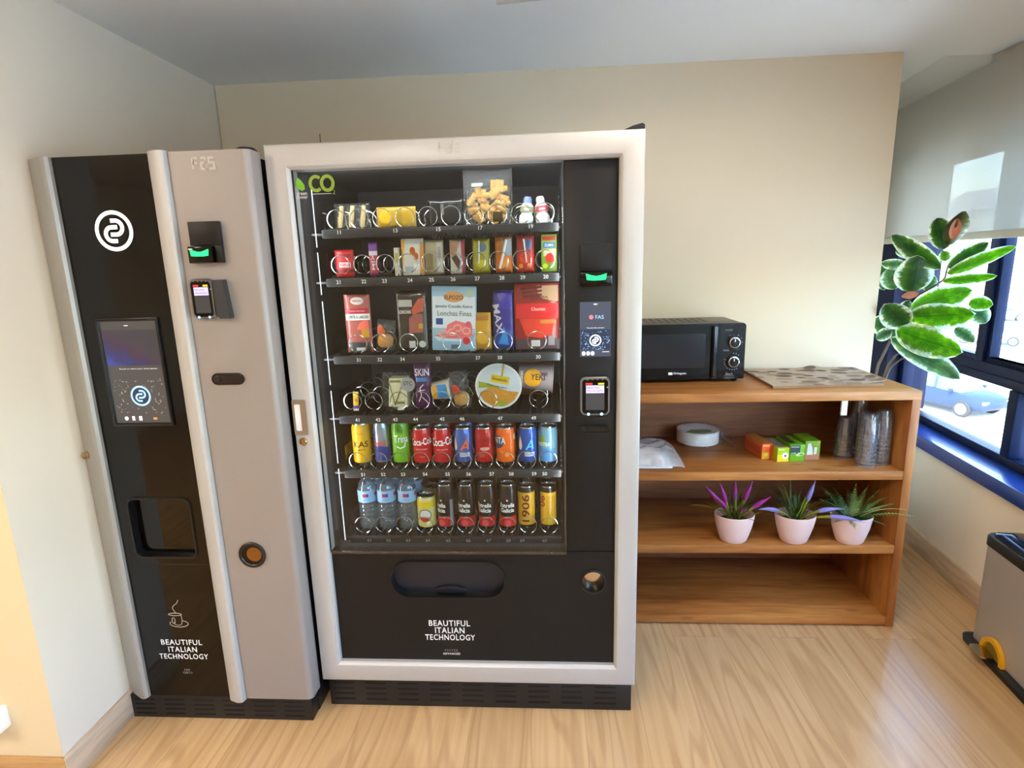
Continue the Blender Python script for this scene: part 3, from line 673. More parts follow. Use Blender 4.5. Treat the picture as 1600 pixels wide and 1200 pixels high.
# lettering and cup drawing
P = SP(-.435, -.055, 0)
decal('lettering', cm, merge2d(mv(txt('BEAUTIFUL', .0195, .140, .010, 1.12), 0, .297), mv(txt('ITALIAN', .0195, .098, .010, 1.12), 0, .2705), mv(txt('TECHNOLOGY', .0195, .168, .010, 1.12), 0, .244)), P, M_white)
decal('fine_print', cm, mv(txt('FAS', .0075, .019), .004, .193), P, M_grey)
decal('fine_print', cm, mv(txt('VERTO', .0075, .033, .005, 1.2), .004, .182), P, M_grey)
ell = lambda cx, cy, a, b_, t0=0, t1=360, n=30: [(cx+a*cos(radians(t0+(t1-t0)*i/n)), cy+b_*sin(radians(t0+(t1-t0)*i/n))) for i in range(n+1)]
cup = merge2d(stroke(ell(-.004, .400, .022, .0045), .0022), stroke([(.014, .452), (.008, .440), (-.004, .432), (-.009, .424), (-.006, .414), (.002, .404)], .0018),
              stroke([(.016, .398), (.017, .385), (.016, .371), (.012, .363), (.002, .360), (-.008, .363), (-.011, .372)], .0018), stroke(ell(-.012, .377, .005, .011), .0018), stroke(ell(.005, .366, .031, .012, 150, 430), .0022))
decal('cup_drawing', cm, mv(cup, -.002, 0), P, pm('warm_grey_print', 'b8aca0', .5))
decal('maker_badge', cm, maker_mark(.028), SP(-.140, -.060, 1.776), MATS['badge_satin_silver'], .0012)
# coin acceptor
bm = B(); box(bm, -.200, -.112, -.076, -.061, 1.560, 1.624, .002); box(bm, -.132, -.112, -.076, -.061, 1.512, 1.560, .002); ba = obj('coin_acceptor', bm, M_panel, cm)
bm = B(); box(bm, -.203, -.134, -.088, -.061, 1.512, 1.558, .003); obj('acceptor_mouth', bm, M_gloss, ba)
bm = B(); g = smile(.019, .052); prism(bm, [(-.1685+x, 1.540+z) for x, z in g[0]], -.0905, -.086); obj('green_light', bm, M_green, ba)
card_reader(cm, -.184, 1.414, -.061, .070, .112)
bm = B(); prism(bm, [(-.146, 1.466), (-.118, 1.466), (-.109, 1.368), (-.109, 1.358), (-.138, 1.358), (-.146, 1.370)], -.084, -.061); obj('reader_side_block', bm, pm('side_block_grey', '2c2e33', .5), cm)
coin_slot(cm, -.151, 1.180, -.061, .098, .036, pm('slot_brown_black', '1c1413', .35))
bm = B(); lathe(bm, [(.043, 0), (.043, .004), (.040, .006), (.036, .005), (.033, .002)], 36, M=Matrix.Translation((-.150, -.061, .617)) @ Matrix.Rotation(pi/2, 4, 'X'), cap=False); cr = obj('coin_return_ring', bm, pm('satin_black', ''), cm)
bm = B(); lathe(bm, [(.0335, .0018), (.026, .0012), (0, .0004)], 30, M=Matrix.Translation((-.150, -.0612, .617)) @ Matrix.Rotation(pi/2, 4, 'X'), cap=False); obj('coin_cup', bm, M_gloss, cr)
bm = B(); lathe(bm, [(.024, .002), (.02, .0024), (0, .003)], 30, M=Matrix.Translation((-.143, -.0612, .619)) @ Matrix.Rotation(pi/2, 4, 'X') , cap=False); obj('coin_cup_reflection', bm, pm('brown_cup_reflection', '9a7448', .25, 1), cr)  # brown reflection in the shiny cup, put into the colour of an offset disc
# door lock on the left trim
bm = B(); ML = Matrix.Translation((-.640, -.046, .945)) @ Matrix.Rotation(radians(-27), 4, 'Z') @ Matrix.Rotation(pi/2, 4, 'X')
lathe(bm, [(.012, 0), (.012, .005), (.009, .009), (.009, .016), (.006, .017), (0, .015)], 24, M=ML); obj('door_lock', bm, pm('lock_brass', ''), cm)
# kick plate
bm = B(); box(bm, -.660, -.022, -.050, 0, 0, .088, .002); box(bm, -.655, -.640, 0, .5, 0, .05); box(bm, -.035, -.020, 0, .5, 0, .05); kp = obj('kick_plate', bm, pm('kick_plate_black', ''), cm)
for i in range(6):
    for j in range(4):
        bm = B(); prism(bm, rrect(-.640+.104*i, -.640+.104*i+.072, .014+.018*j, .020+.018*j, .0029, 4), -.0506, -.0496); obj('vent_slot', bm, pm('vent_dark', ''), kp)
bm = B(); lathe(bm, [(.030, 0), (.030, .006), (.022, .013), (0, .015)], 24, (-.045, -.005, 1.808)); obj('roof_cap', bm, M_black, cm)

# ================================================================ GOODS IN THE SNACK MACHINE
M_alu = pm('can_aluminium', 'c9ccd0', .22, 1)
M_clear = clear('clear_wrap', 'f4f6f6', .03, .06, wrinkle=.9, wscale=45, haze=.02)
M_clearw = clear('crinkled_wrap', 'f2f2f0', .05, .07, wrinkle=1.0, wscale=60, haze=.03)
def G(c, rough=.35, **k): return pm('print_'+c+('_%d' % int(rough*100)), c, rough, **k)
YF = .150      # front of the goods
def pouch_S(w, h, t, seed=0, p=2.4, q=6):
    R = random.Random(seed); ph = [R.uniform(0, 6) for _ in range(6)]
    def T(u, v):
        a = min(1, abs(2*u/w)); b = min(1, abs(2*v/h-1))
        k = (max(0, 1-a**p)**.55)*(max(0, 1-b**q)**.6)
        return t/2*k*(1+.10*sin(u*130+ph[0]+2*sin(v*60+ph[1]))*sin(v*90+ph[2]))+.0006
    S = lambda u, v, o: (u, -T(u, v)-o, v)
    S.T = T; return S
def pouch_mesh(bm, w, h, t, S, bands=None, nu=16, nv=24, zig=True):
    V = {}
    for side in (0, 1):
        for i in range(nu+1):
            for j in range(nv+1):
                u = -w/2+w*i/nu; v = h*j/nv
                x, y, z = S(u, v, 0)
                V[side, i, j] = bm.verts.new((x, y if side == 0 else -y, z))
    for side in (0, 1):
        for i in range(nu):
            for j in range(nv):
                f = bm.faces.new((V[side, i, j], V[side, i+1, j], V[side, i+1, j+1], V[side, i, j+1]))
                if bands:
                    for k, fr in enumerate(bands):
                        if (j+.5)/nv <= fr: f.material_index = k; break
    for i in range(nu):
        for j in (0, nv): bm.faces.new((V[0, i, j], V[0, i+1, j], V[1, i+1, j], V[1, i, j]))
    for j in range(nv):
        for i in (0, nu): bm.faces.new((V[0, i, j], V[0, i, j+1], V[1, i, j+1], V[1, i, j]))
def pouch(name, label, cat, w, h, t, x, row, bands, seed=0, tilt=0, y=None, dz=0, q=6, group=None):
    """bands: [(upper fraction, material)] from the bottom up"""
    S = pouch_S(w, h, t, seed, q=q); bm = B(); pouch_mesh(bm, w, h, t, S, [b[0] for b in bands])
    o = obj(name, bm, [b[1] for b in bands], angle=60); tag(o, label, cat, group)
    o.location = (x, (YF+t/2 if y is None else y), FL[row]+dz); o.rotation_euler = (0, tilt, 0)
    return o, S
def carton(name, label, cat, w, h, d, x, row, mat, y=None, dz=0, bev=.0015, rz=0):
    bm = B(); box(bm, -w/2, w/2, -d/2, d/2, 0, h, bev); o = obj(name, bm, mat); tag(o, label, cat)
    o.location = (x, (YF+d/2 if y is None else y), FL[row]+dz); o.rotation_euler = (0, 0, rz)
    return o, SP(0, -d/2, 0)
FLAT = lambda y: (lambda u, v, o: (u, y-o, v))

# ---- top row: bread sticks, crisps, crackers, small bottles
o, S = pouch('breadstick_pack', 'clear pack of three pale breadsticks, left end of top row', 'snack pack', .112, .078, .022, .186, 1, [(1, M_clear)], 1)
for i, dx in enumerate((-.036, -.002, .034)):
    bm = B(); tube(bm, [(dx-.006, 0, .006), (dx-.004, .001, .025), (dx+.001, 0, .05), (dx+.004, 0, .071)], [.0065, .0075, .0072, .006], 10); obj('breadstick', bm, G('d9b878', .7, var=.1, vscale=90), o)
o, S = pouch('crisp_pack', 'mustard yellow flat pack beside the breadsticks in the top row', 'snack pack', .122, .063, .018, .324, 1, [(1, G('b08a22', .3, var=.18, vscale=45))], 2)
decal('print_patch', o, mv(poly(circ(0, 0, .022, 24, .020)), -.032, .034), S, G('d6a81e', .3), .0006, .008)
decal('print_patch', o, mv(rect(.018, .048), .010, .032), S, G('96781c', .3), .0006, .008)
o, S = pouch('dark_snack_pack', 'dim black wrapped pack between yellow pack and cracker bag, top row', 'snack pack', .105, .080, .022, .477, 1, [(1, G('1d1d1f', .22))], 3)
decal('print_patch', o, mv(rect(.010, .030), -.008, .050), S, G('55555a', .4), .0006, .008)
o, S = pouch('cracker_bag', 'tall clear bag of golden crackers in the top row', 'snack bag', .150, .164, .05, .608, 1, [(1, M_clearw)], 4, q=3)
R = random.Random(5)
for i in range(42):
    x, z = R.uniform(-.056, .058), R.uniform(.018, .118)
    x *= 1-.25*abs(z-.06)/.05
    bm = B(); tube(bm, [(-.018, 0, 0), (-.017, 0, 0), (.016, 0, 0), (.017, 0, 0)], [.006, .0088, .0088, .006], 8)
    bmesh.ops.transform(bm, matrix=Matrix.Translation((x, R.uniform(-.013, .010)*(1-abs(z-.06)/.09), z)) @ Matrix.Rotation(R.uniform(0, pi), 4, 'Y') @ Matrix.Rotation(R.uniform(-.2, .2), 4, 'Z'), verts=bm.verts)
    obj('cracker', bm, G('c8963c', .6, var=.15, vscale=70), o)
decal('print_patch', o, mv(rect(.034, .010), -.030, .118), S, G('8f8d88', .5), .0008, .006)
decal('label_patch', o, mv(rect(.030, .028), .030, .024), S, G('4a3c18', .5), .0008, .006)
def small_bottle(label, x, cap, band, tilt):
    bm = B(); lathe(bm, [(.017, 0), (.021, .003), (.022, .012), (.021, .024), (.0165, .030), (.0165, .033), (.020, .036), (.020, .052), (.013, .061), (.012, .063)], 24, mi=None)
    o = obj('yoghurt_bottle', bm, G('eeeeea', .3)); tag(o, label, 'bottle'); o.location = (x, YF+.024, FL[1]); o.rotation_euler = (0, tilt, 0)
    bm = B(); lathe(bm, [(.0128, .0595), (.0128, .075), (.009, .081), (0, .082)], 20); obj('cap', bm, G(cap, .35), o)
    S = SC_(.020); decal('label_band', o, mv(rect(.075, .016), 0, .044), S, G(band, .4), .0006, .006)
    decal('label_print', o, mv(rect(.018, .006), .002, .043), S, G('f0e8e4', .4), .0012, .006)
    return o
small_bottle('small white bottle with blue cap, right part of top row', .722, '7080c0', '98a070', .10)
small_bottle('small white bottle with red cap, right end of top row', .776, 'd8d0d0', 'cc4450', -.12)

# ---- second row: bars and biscuits
o, S = pouch('chocolate_bar', 'small red chocolate wafer pack, left end of second row', 'snack pack', .060, .084, .016, .150, 2, [(.16, G('c81e22')), (.28, G('7a1014')), (1, G('d0222a'))], 11)
decal('print_patch', o, mv(rect(.036, .016), .002, .038), S, G('f0d8d8'), .0006, .006); decal('lettering', o, mv(txt('KitKat', .009, .030, .01), .002, .038), S, G('c81e22'), .0012, .004)
decal('print_patch', o, mv(rect(.046, .012), 0, .066), S, G('a01418'), .0006, .006)
o, S = pouch('chocolate_bar', 'slim purple and red wrapped bar standing in second row', 'snack pack', .027, .104, .012, .243, 2, [(.10, G('7a3a8a')), (.62, G('c43048')), (.74, G('e8d8e0')), (1, G('7e3e98'))], 12)
decal('lettering', o, mv(txt('MIX', .010, .05, .01), 0, .045, pi/2), S, G('f2e6ea'), .0008, .004)
o, S = carton('wafer_box', 'thin white box standing edge on beside the purple bar', 'snack box', .016, .086, .05, .318, 2, G('e4dccb', .5))
decal('print_patch', o, mv(rect(.010, .030), 0, .055), S, G('c8b060'))
o, S = carton('biscuit_box', 'white biscuit pack with orange biscuits printed, second row', 'snack pack', .068, .112, .022, .369, 2, G('ece4d8', .4), bev=.003)
decal('print_patch', o, poly([(-.034, .012), (-.022, .110), (-.034, .110)]), S, G('f0b050')); decal('print_patch', o, poly([(.034, .004), (.034, .10), (.026, .10), (.020, .004)]), S, G('e8902c'))
decal('biscuit_print', o, merge2d(mv(poly(circ(0, 0, .009, 18, .013)), 0, .074), mv(poly(circ(0, 0, .008, 18, .012)), .010, .058)), S, G('d86a1a'), .0008)
decal('print_patch', o, mv(rect(.030, .016), -.010, .020), S, G('b8bcc4')); decal('print_patch', o, mv(rect(.020, .018), .012, .026), S, G('ffffff'), .0008)
o, S = pouch('biscuit_pack', 'beige cereal biscuit pack in second row beside white biscuit pack', 'snack pack', .060, .106, .018, .435, 2, [(1, G('b8a888', .3, var=.25, vscale=60))], 14)
decal('print_patch', o, mv(rect(.022, .05), -.014, .040), S, G('8c7a54'), .0006, .006); decal('print_patch', o, mv(rect(.016, .090), .018, .053), S, G('d8d2c4'), .0006, .006)
decal('barcode', o, merge2d(*[mv(rect(.010, .0012), .018, .050+.003*i) for i in range(12)]), S, G('3a3630'), .0012)
o, S = pouch('wafer_pack', 'white and pink wafer pack, sixth from left in second row', 'snack pack', .046, .104, .016, .508, 2, [(1, G('d8d2c8', .3))], 15)
decal('print_patch', o, poly([(-.022, .10), (.010, .10), (-.004, .058), (-.022, .05)]), S, G('b88a70'), .0006, .006); decal('print_patch', o, mv(rect(.010, .10), .018, .052), S, G('b02838'), .0006, .006)
decal('print_patch', o, poly([(-.018, .05), (.004, .012), (.010, .04), (-.002, .06)]), S, G('4a3226'), .0008, .006)
o, S = pouch('juice_pouch', 'olive yellow juice pouch with straw in second row', 'juice pouch', .054, .106, .026, .582, 2, [(.55, G('b2a81a')), (1, G('a8a832'))], 16)
decal('print_patch', o, mv(poly(circ(0, 0, .014, 18)), .004, .080), S, G('5a6a8a'), .0006, .006); decal('print_patch', o, mv(poly(circ(0, 0, .015, 18, .012)), 0, .030), S, G('d8c81e'), .0006, .006)
bm = B(); tube(bm, [(-.006, -.018, .03), (-.004, -.017, .098)], .0025, 8); obj('straw', bm, G('e8ead8', .3), o)
o, S = pouch('juice_pouch', 'orange juice pouch with slanted white straw in second row', 'juice pouch', .052, .110, .026, .652, 2, [(.5, G('e87a18')), (1, G('c8741e'))], 17)
decal('print_patch', o, mv(rect(.026, .05), .012, .078), S, G('9aa8b4'), .0006, .006); decal('print_patch', o, mv(poly(circ(0, 0, .014, 18)), .006, .028), S, G('f09420'), .0006, .006)
bm = B(); tube(bm, [(-.012, -.019, .014), (.010, -.018, .100)], .004, 8); obj('straw', bm, G('f0f0f0', .3), o)
o, S = pouch('juice_pouch', 'red fruit juice pouch with straw in second row', 'juice pouch', .054, .112, .026, .719, 2, [(.5, G('d8281a')), (1, G('b0281e'))], 18)
decal('print_patch', o, mv(rect(.022, .030), .010, .085), S, G('4a5a88'), .0006, .006); decal('print_patch', o, merge2d(mv(poly(circ(0, 0, .007, 14)), -.014, .020), mv(poly(circ(0, 0, .006, 14)), .012, .022)), S, G('f0b020'), .0006, .006)
decal('print_patch', o, mv(poly(circ(0, 0, .013, 18, .018)), -.004, .045), S, G('f04818'), .0007, .006)
bm = B(); tube(bm, [(.004, -.019, .03), (-.004, -.018, .100)], .0025, 8); obj('straw', bm, G('f0e6e0', .3), o)
o, S = carton('juice_carton', 'green juice carton with red tomato print, right end of second row', 'juice carton', .048, .112, .034, .792, 2, G('7ea32c', .35), bev=.002)
decal('print_patch', o, mv(rect(.036, .016), 0, .080), S, G('3a78b8')); decal('print_patch', o, mv(rect(.040, .012), 0, .100), S, G('b83020')); decal('print_patch', o, mv(rect(.038, .022), .002, .058), S, G('d8d0a8'))
decal('tomato_print', o, mv(poly(circ(0, 0, .0145, 22)), .003, .042), S, G('e02a1e'), .0012); decal('print_patch', o, mv(poly(circ(0, 0, .008, 16)), -.012, .018), S, G('c8d820'), .0012)
decal('lettering', o, mv(txt('ZUMO', .008, .028, .01), 0, .080), S, M_white, .0012)

# ---- third row: cold cuts
o, S = pouch('sliced_meat_pack', 'cured meat pack with red and white label, left end of third row', 'meat pack', .084, .186, .016, .178, 3, [(1, G('a85a50', .25, var=.25, vscale=40))], 21, q=12)
decal('clear_margin', o, mv(rect(.070, .034), 0, .017), S, G('3a3a3c', .3), .0006, .008)
decal('label_band', o, mv(rect(.074, .016), 0, .134), S, G('b01e34'), .0008, .008); decal('label_band', o, mv(rect(.078, .020), 0, .115), S, G('ece8e4'), .0008, .008)
decal('lettering', o, mv(txt('CORTE A LASCAS', .010, .068, .012), 0, .115), S, G('2c2c34'), .0014, .004); decal('lettering', o, mv(txt('Jamón Curado', .007, .050), 0, .134), S, G('f0d8d8'), .0014, .004)
decal('brand_oval', o, mv(poly(circ(0, 0, .021, 24, .012)), .002, .166), S, G('d8c8c0'), .0008, .006); decal('lettering', o, mv(txt('elpozo', .008, .030, .01), .002, .166), S, G('8a3a3a'), .0014, .004)
decal('print_patch', o, poly([(-.006, .075), (.034, .075), (.034, .104), (.022, .106), (.006, .096)]), S, G('e86a5a'), .0008, .008); decal('print_patch', o, mv(rect(.024, .026), .022, .062), S, G('c8921e'), .0010, .008)
decal('barcode_label', o, mv(rect(.030, .010), .004, .012), S, G('c8c8c4'), .0010, .008)
def muffin(label, x, row, body, dec, tilt, h=.104):
    o, S = pouch('wrapped_muffin', label, 'cake', .060, h, .040, x, row, [(1, M_clearw)], 22+row, tilt, q=3)
    bm = B(); lathe(bm, [(.016, .014), (.024, .020), (.027, .034), (.025, .046), (.016, .056), (0, .058)], 20, M=Matrix.Diagonal((1, .62, 1, 1))); obj('muffin', bm, G(body, .6, var=.2, vscale=50), o)
    decal('wrapper_print', o, poly([(-.024, .060), (-.006, .052), (.004, .068), (-.012, .088), (-.026, .082)]), S, G(dec), .0008, .006)
    return o
muffin('orange muffin in crinkled clear wrap, third row beside the meat pack', .254, 3, 'e0961e', 'c8541e', .12)
o, S = pouch('sliced_meat_pack', 'shiny clear pack with ham slices, third row left of blue pack', 'meat pack', .100, .194, .020, .353, 3, [(1, pm('foil_smoke', '55504c', .18, .7, bump=.6, bscale=60))], 24, q=12)
decal('meat_slice', o, poly([(-.010, .060), (.034, .062), (.036, .120), (.010, .122), (-.008, .108)]), S, G('a05850', .35, var=.25, vscale=40), .0006, .008)
decal('meat_slice', o, poly([(.004, .120), (.038, .128), (.044, .172), (.024, .168), (.002, .136)]), S, G('c85a40', .35, var=.3, vscale=50), .0008, .008)
decal('label_patch', o, mv(rect(.044, .022), -.018, .155), S, G('b8b4b0'), .0008, .008); decal('lettering', o, mv(txt('LONCHAS', .011, .040, .012), -.020, .128), S, M_white, .0014, .005)
decal('barcode_label', o, merge2d(mv(rect(.020, .022), -.002, .024), mv(poly(circ(0, 0, .011, 16)), .030, .024)), S, G('c8c8c4'), .0010, .008); decal('print_patch', o, mv(rect(.014, .016), .028, .082), S, G('c8962a'), .0010, .008)
o, S = carton('sliced_ham_pack', 'large pale blue cooked ham pack in middle of third row', 'meat pack', .142, .206, .012, .484, 3, G('9cc0da', .3), bev=.004)
o.rotation_euler = (0, radians(2.5), 0)
decal('print_patch', o, mv(rect(.136, .110), 0, .128), S, G('dfe6ee')); decal('print_patch', o, mv(rect(.138, .030), 0, .188), S, G('a8cce6'), .0008)
decal('brand_oval', o, mv(poly(circ(0, 0, .032, 28, .017)), 0, .172), S, G('dca468'), .0012); decal('lettering', o, mv(txt('ELPOZO', .013, .058, .012), 0, .170), S, G('7a2a20'), .0018)
decal('lettering', o, mv(txt('Jamón Cocido Extra', .012, .118, .014), 0, .141), S, G('2a3050'), .0014); decal('lettering', o, mv(txt('Lonchas Finas', .016, .108), .002, .120), S, G('4a4a50'), .0014)
decal('ham_print', o, poly([(-.066, .048), (-.030, .056), (-.020, .084), (.006, .098), (.030, .092), (.058, .084), (.060, .050), (.030, .040), (-.02, .040)]), S, G('e87474', .35, var=.2, vscale=60), .0012)
decal('ham_slice_print', o, merge2d(*[mv(stroke([(.012*cos(2*pi*i/16), .010*sin(2*pi*i/16)) for i in range(16)], .005, True), x, z) for x, z in ((-.034, .056), (.012, .074), (.040, .066), (-.006, .060))]), S, G('f4a8a0'), .0016)
decal('plate_print', o, poly([(-.066, .046), (.060, .042), (.050, .030), (-.05, .032)]), S, G('c8dcec'), .0010); decal('tomato_print', o, mv(poly(circ(0, 0, .012, 18)), .040, .034), S, G('d82a30'), .0016)
decal('blue_badge', o, mv(rect(.022, .020), -.046, .094), S, G('2c4a98'), .0016); decal('green_badge', o, mv(poly(circ(0, 0, .014, 20)), .050, .184), S, G('b8ccb8'), .0014); decal('pink_badge', o, mv(poly(circ(0, 0, .010, 18)), .046, .086), S, G('e0607a'), .0018)
decal('barcode', o, merge2d(*[mv(rect(.0011, .014), -.008+.0024*i, .014) for i in range(12)]), S, G('3a3a48'), .0014)
o, S = pouch('cheese_pack', 'amber yellow pack in third row right of blue ham pack', 'snack pack', .060, .120, .018, .575, 3, [(.5, G('b8860e')), (1, G('c8961a'))], 25)
decal('print_patch', o, mv(rect(.046, .018), 0, .104), S, G('a86e12'), .0006, .008); decal('print_patch', o, mv(poly(circ(0, 0, .019, 22)), .002, .040), S, G('d8a41e'), .0006, .008)
o, S = pouch('snack_stick_pack', 'violet blue tall wrapped pack, third row left of red pack', 'snack pack', .066, .188, .028, .646, 3, [(.34, G('1c3a9a')), (1, G('2c2482'))], 26)
decal('lettering', o, mv(txt('MAX', .022, .090, .02), -.018, .100, radians(-82)), S, G('c8c8d8'), .0010, .006); decal('print_patch', o, poly([(-.020, .020), (.014, .016), (.010, .050), (.0, .075), (-.008, .045)]), S, G('2a8ad8'), .0008, .006)
decal('print_patch', o, mv(rect(.044, .05), .006, .155), S, G('3a2c9a'), .0007, .006)
o, S = carton('sliced_meat_pack', 'large red spicy sausage slice pack, right end of third row', 'meat pack', .142, .208, .014, .752, 3, G('8e1f1a', .25, var=.2, vscale=30), bev=.004)
decal('label_band', o, mv(rect(.132, .046), 0, .122), S, G('c41a1e')); decal('print_patch', o, poly([(.0, .20), (.066, .20), (.066, .150), (.02, .158), (.004, .176)]), S, G('b4906a'))
decal('sausage_print', o, poly([(-.056, .098), (.056, .098), (.046, .050), (.010, .036), (-.036, .044)]), S, G('c8321a', .35, var=.3, vscale=45)); decal('clear_margin', o, mv(rect(.136, .032), 0, .018), S, G('4a3a40', .25))
decal('sausage_print', o, merge2d(*[stroke([(-.050+.004*i, .190-.012*i), (-.02, .192-.011*i), (.016, .196-.012*i)], .007) for i in range(3)]), S, G('5a1210'), .0012)
decal('lettering', o, mv(txt('ELPOZO', .015, .052, .012), .008, .160), S, G('3a1210'), .0016); decal('lettering', o, mv(txt('Chorizo', .010, .044, .01), .004, .128), S, G('f0c8b8'), .0012)
decal('print_patch', o, mv(rect(.050, .012), .034, .088), S, G('b8702a'), .0012); decal('barcode_label', o, mv(rect(.028, .020), -.006, .020), S, G('c8c4c4'), .0012); decal('print_patch', o, mv(rect(.020, .030), .044, .028), S, G('8a8288'), .0012)

# ---- fourth row
o, S = pouch('sweet_stick', 'tiny yellow and purple sweet, left end of fourth row', 'sweet', .018, .066, .008, .146, 4, [(.12, G('d8d0c0')), (.3, G('5a3a88')), (.8, G('dca81e')), (1, G('e0c050'))], 31, tilt=.05)
decal('print_patch', o, mv(poly(circ(0, 0, .005, 12)), .002, .038), S, G('a8721a'), .0006, .004)
o = thing('sandwich_pack', 'triangular sandwich in clear tray, fourth row left half', 'sandwich', (.290, YF+.03, FL[4]), world=False)
bm = B(); prism(bm, rrect(-.048, .048, 0, .128, .008, 4), -.028, .028); obj('clear_tray', bm, M_clear, o)
bm = B(); prism(bm, [(-.034, .014), (.030, .010), (.030, .108), (-.026, .108)], -.024, .020); sw = obj('bread', bm, G('e2d6a8', .7, var=.08, vscale=60), o)
decal('filling', sw, merge2d(stroke([(-.012, .018), (.022, .098)], .006), stroke([(-.012, .022), (-.028, .10)], .004), mv(rect(.036, .008), -.006, .098), mv(rect(.03, .008), .006, .026)), FLAT(-.0242), G('8a7a3a', .6))
bm = B(); prism(bm, circ(.036, .088, .024, 22), -.0292, -.0285); st = obj('price_sticker', bm, G('9a9a98', .4), o); decal('lettering', st, mv(txt('STC', .014, .030, .012), .036, .092), FLAT(-.0294), G('33333a'))
decal('label_patch', o, mv(rect(.022, .012), .008, .008), FLAT(-.0285), G('d8d4c8'))
o, S = pouch('crisp_bag', 'dark purple crisp bag in fourth row', 'snack bag', .058, .164, .036, .372, 4, [(1, G('4a1c4a', .25))], 33, q=4)
decal('lettering', o, mv(txt('SKIN', .024, .046, .014), .002, .128), S, G('e0d0e4'), .0010, .006); decal('print_patch', o, mv(rect(.034, .014), 0, .104), S, G('3a78b0'), .0008, .006)
decal('print_swirl', o, merge2d(stroke([(-.012, .030), (-.002, .052), (-.006, .075), (.006, .088)], .003), stroke([(.0, .045), (.014, .030), (.018, .020)], .0025), stroke([(-.014, .066), (.010, .070)], .002)), S, G('d8c8dc'), .0010, .006)
def tub(name, label, x, row, r, L, mat, z, rot):
    bm = B(); lathe(bm, [(r*.82, -L/2), (r, L/2-.004), (r*1.07, L/2-.003), (r*1.07, L/2), (r*.95, L/2)], 32); o = obj(name, bm, mat); o.location = (x, YF+r, FL[row]+z); o.rotation_euler = rot; return o
o = tub('dessert_cup', 'small lying cup with blue and orange label, fourth row centre', .432, 4, .034, .062, G('d8d4c8', .3), .062, (0, radians(-84), 0)); tag(o, 'small lying cup with blue and orange label, fourth row centre', 'food cup')
S = SC_(.032, 0, radians(-90)); 
o.rotation_euler = (0, radians(82), 0)
Sx = lambda u, v, off: ((.0335+off)*cos(u/.033+pi), (.0335+off)*sin(u/.033+pi), v)
def side_S(r, ang): return lambda u, v, off: ((r+off)*cos(u/r+ang), (r+off)*sin(u/r+ang), v)
S = side_S(.0325, -pi/2)
decal('label_patch', o, mv(rect(.045, .030), 0, .006), S, G('2f8ad0'), .0008, .005); decal('label_patch', o, mv(rect(.045, .014), 0, -.020), S, G('e0a030'), .0010, .005); decal('label_patch', o, mv(rect(.040, .007), .006, .024), S, G('5a9a3a'), .0010, .005)
o.children[0].name = 'blue_label'
muffin('filled pastry in crinkled clear wrap, centre of fourth row', .503, 4, 'e0a850', 'c83a20', -.12, .128)
# salad bowl, lid facing out
o = thing('salad_bowl', 'round salad bowl with printed lid facing out, fourth row', 'salad bowl', (.622, YF+.008, FL[4]+.077), world=False)
RM = Matrix.Rotation(pi/2, 4, 'X')
bm = B(); lathe(bm, [(.042, -.050), (.060, -.006), (.072, -.002), (.076, .001), (.0745, .004), (.070, .003)], 40, M=RM, cap=False); bm2 = obj('bowl', bm, G('e8e8e6', .3), o)
lid = decal('lid', o, poly(circ(0, 0, .070, 40)), FLAT(-.003), G('c4d0da', .3))
decal('pasta_print', lid, poly([(-.050, -.048), (-.062, -.02), (-.02, .002), (.030, -.016), (.066, -.020), (.050, -.048), (.02, -.066), (-.02, -.066)]), FLAT(-.0034), G('c88a2c', .45, var=.35, vscale=120), .0004)
decal('salad_leaf_print', lid, merge2d(mv(poly(circ(0, 0, .016, 14, .010)), .010, -.058), poly([(-.064, .018), (-.030, .010), (.01, -.006), (-.03, -.004), (-.064, -.004)])), FLAT(-.0036), G('9aa430'), .0006)
decal('label_patch', lid, mv(rect(.060, .026), .006, .022, radians(-12)), FLAT(-.0036), G('d8b81e'), .0006); decal('lettering', lid, mv(txt('Ensalada', .010, .048, .01), .006, .023, radians(-12)), FLAT(-.0044), G('5a5a2a'), .0006)
decal('label_patch', lid, mv(rect(.006, .040), .016, .052, radians(-10)), FLAT(-.0036), G('b89a1a'), .0006); decal('lettering', lid, mv(txt('Pasta con pavo', .009, .066, .01), -.004, -.000, radians(-12)), FLAT(-.0042), G('2a2c50'), .0006)
# noodle cup lying on its side
o = tub('noodle_cup', '', .744, 4, .046, .112, G('8d8488', .35), .098, (0, radians(86), 0)); tag(o, 'grey noodle cup lying sideways with yellow patch, right end of fourth row', 'food cup')
o.rotation_euler = (0, radians(94), 0)
S = side_S(.0425, -pi/2)
decal('yellow_patch', o, mv(poly(circ(0, 0, .030, 26, .028)), -.004, -.010), S, G('dca01e', .35), .0025, .005); decal('lettering', o, mv(txt('YEKI', .018, .046, .012), -.008, .006, radians(90)), S, G('3a2412'), .0036, .004)
decal('lettering', o, mv(txt('ORIENTAL', .008, .050, .01), 0, -.046, 0), S, M_white, .002, .004); decal('label_band', o, mv(rect(.010, .040), -.018, .030, 0), S, G('5a4a6a'), .0022, .005)
o, S = pouch('snack_bag', 'orange corn snack bag behind the grey noodle cup', 'snack bag', .110, .150, .03, .740, 4, [(.6, G('7a4a1e')), (1, G('a8602a', .3, var=.3, vscale=40))], 36, y=.30, dz=.015)

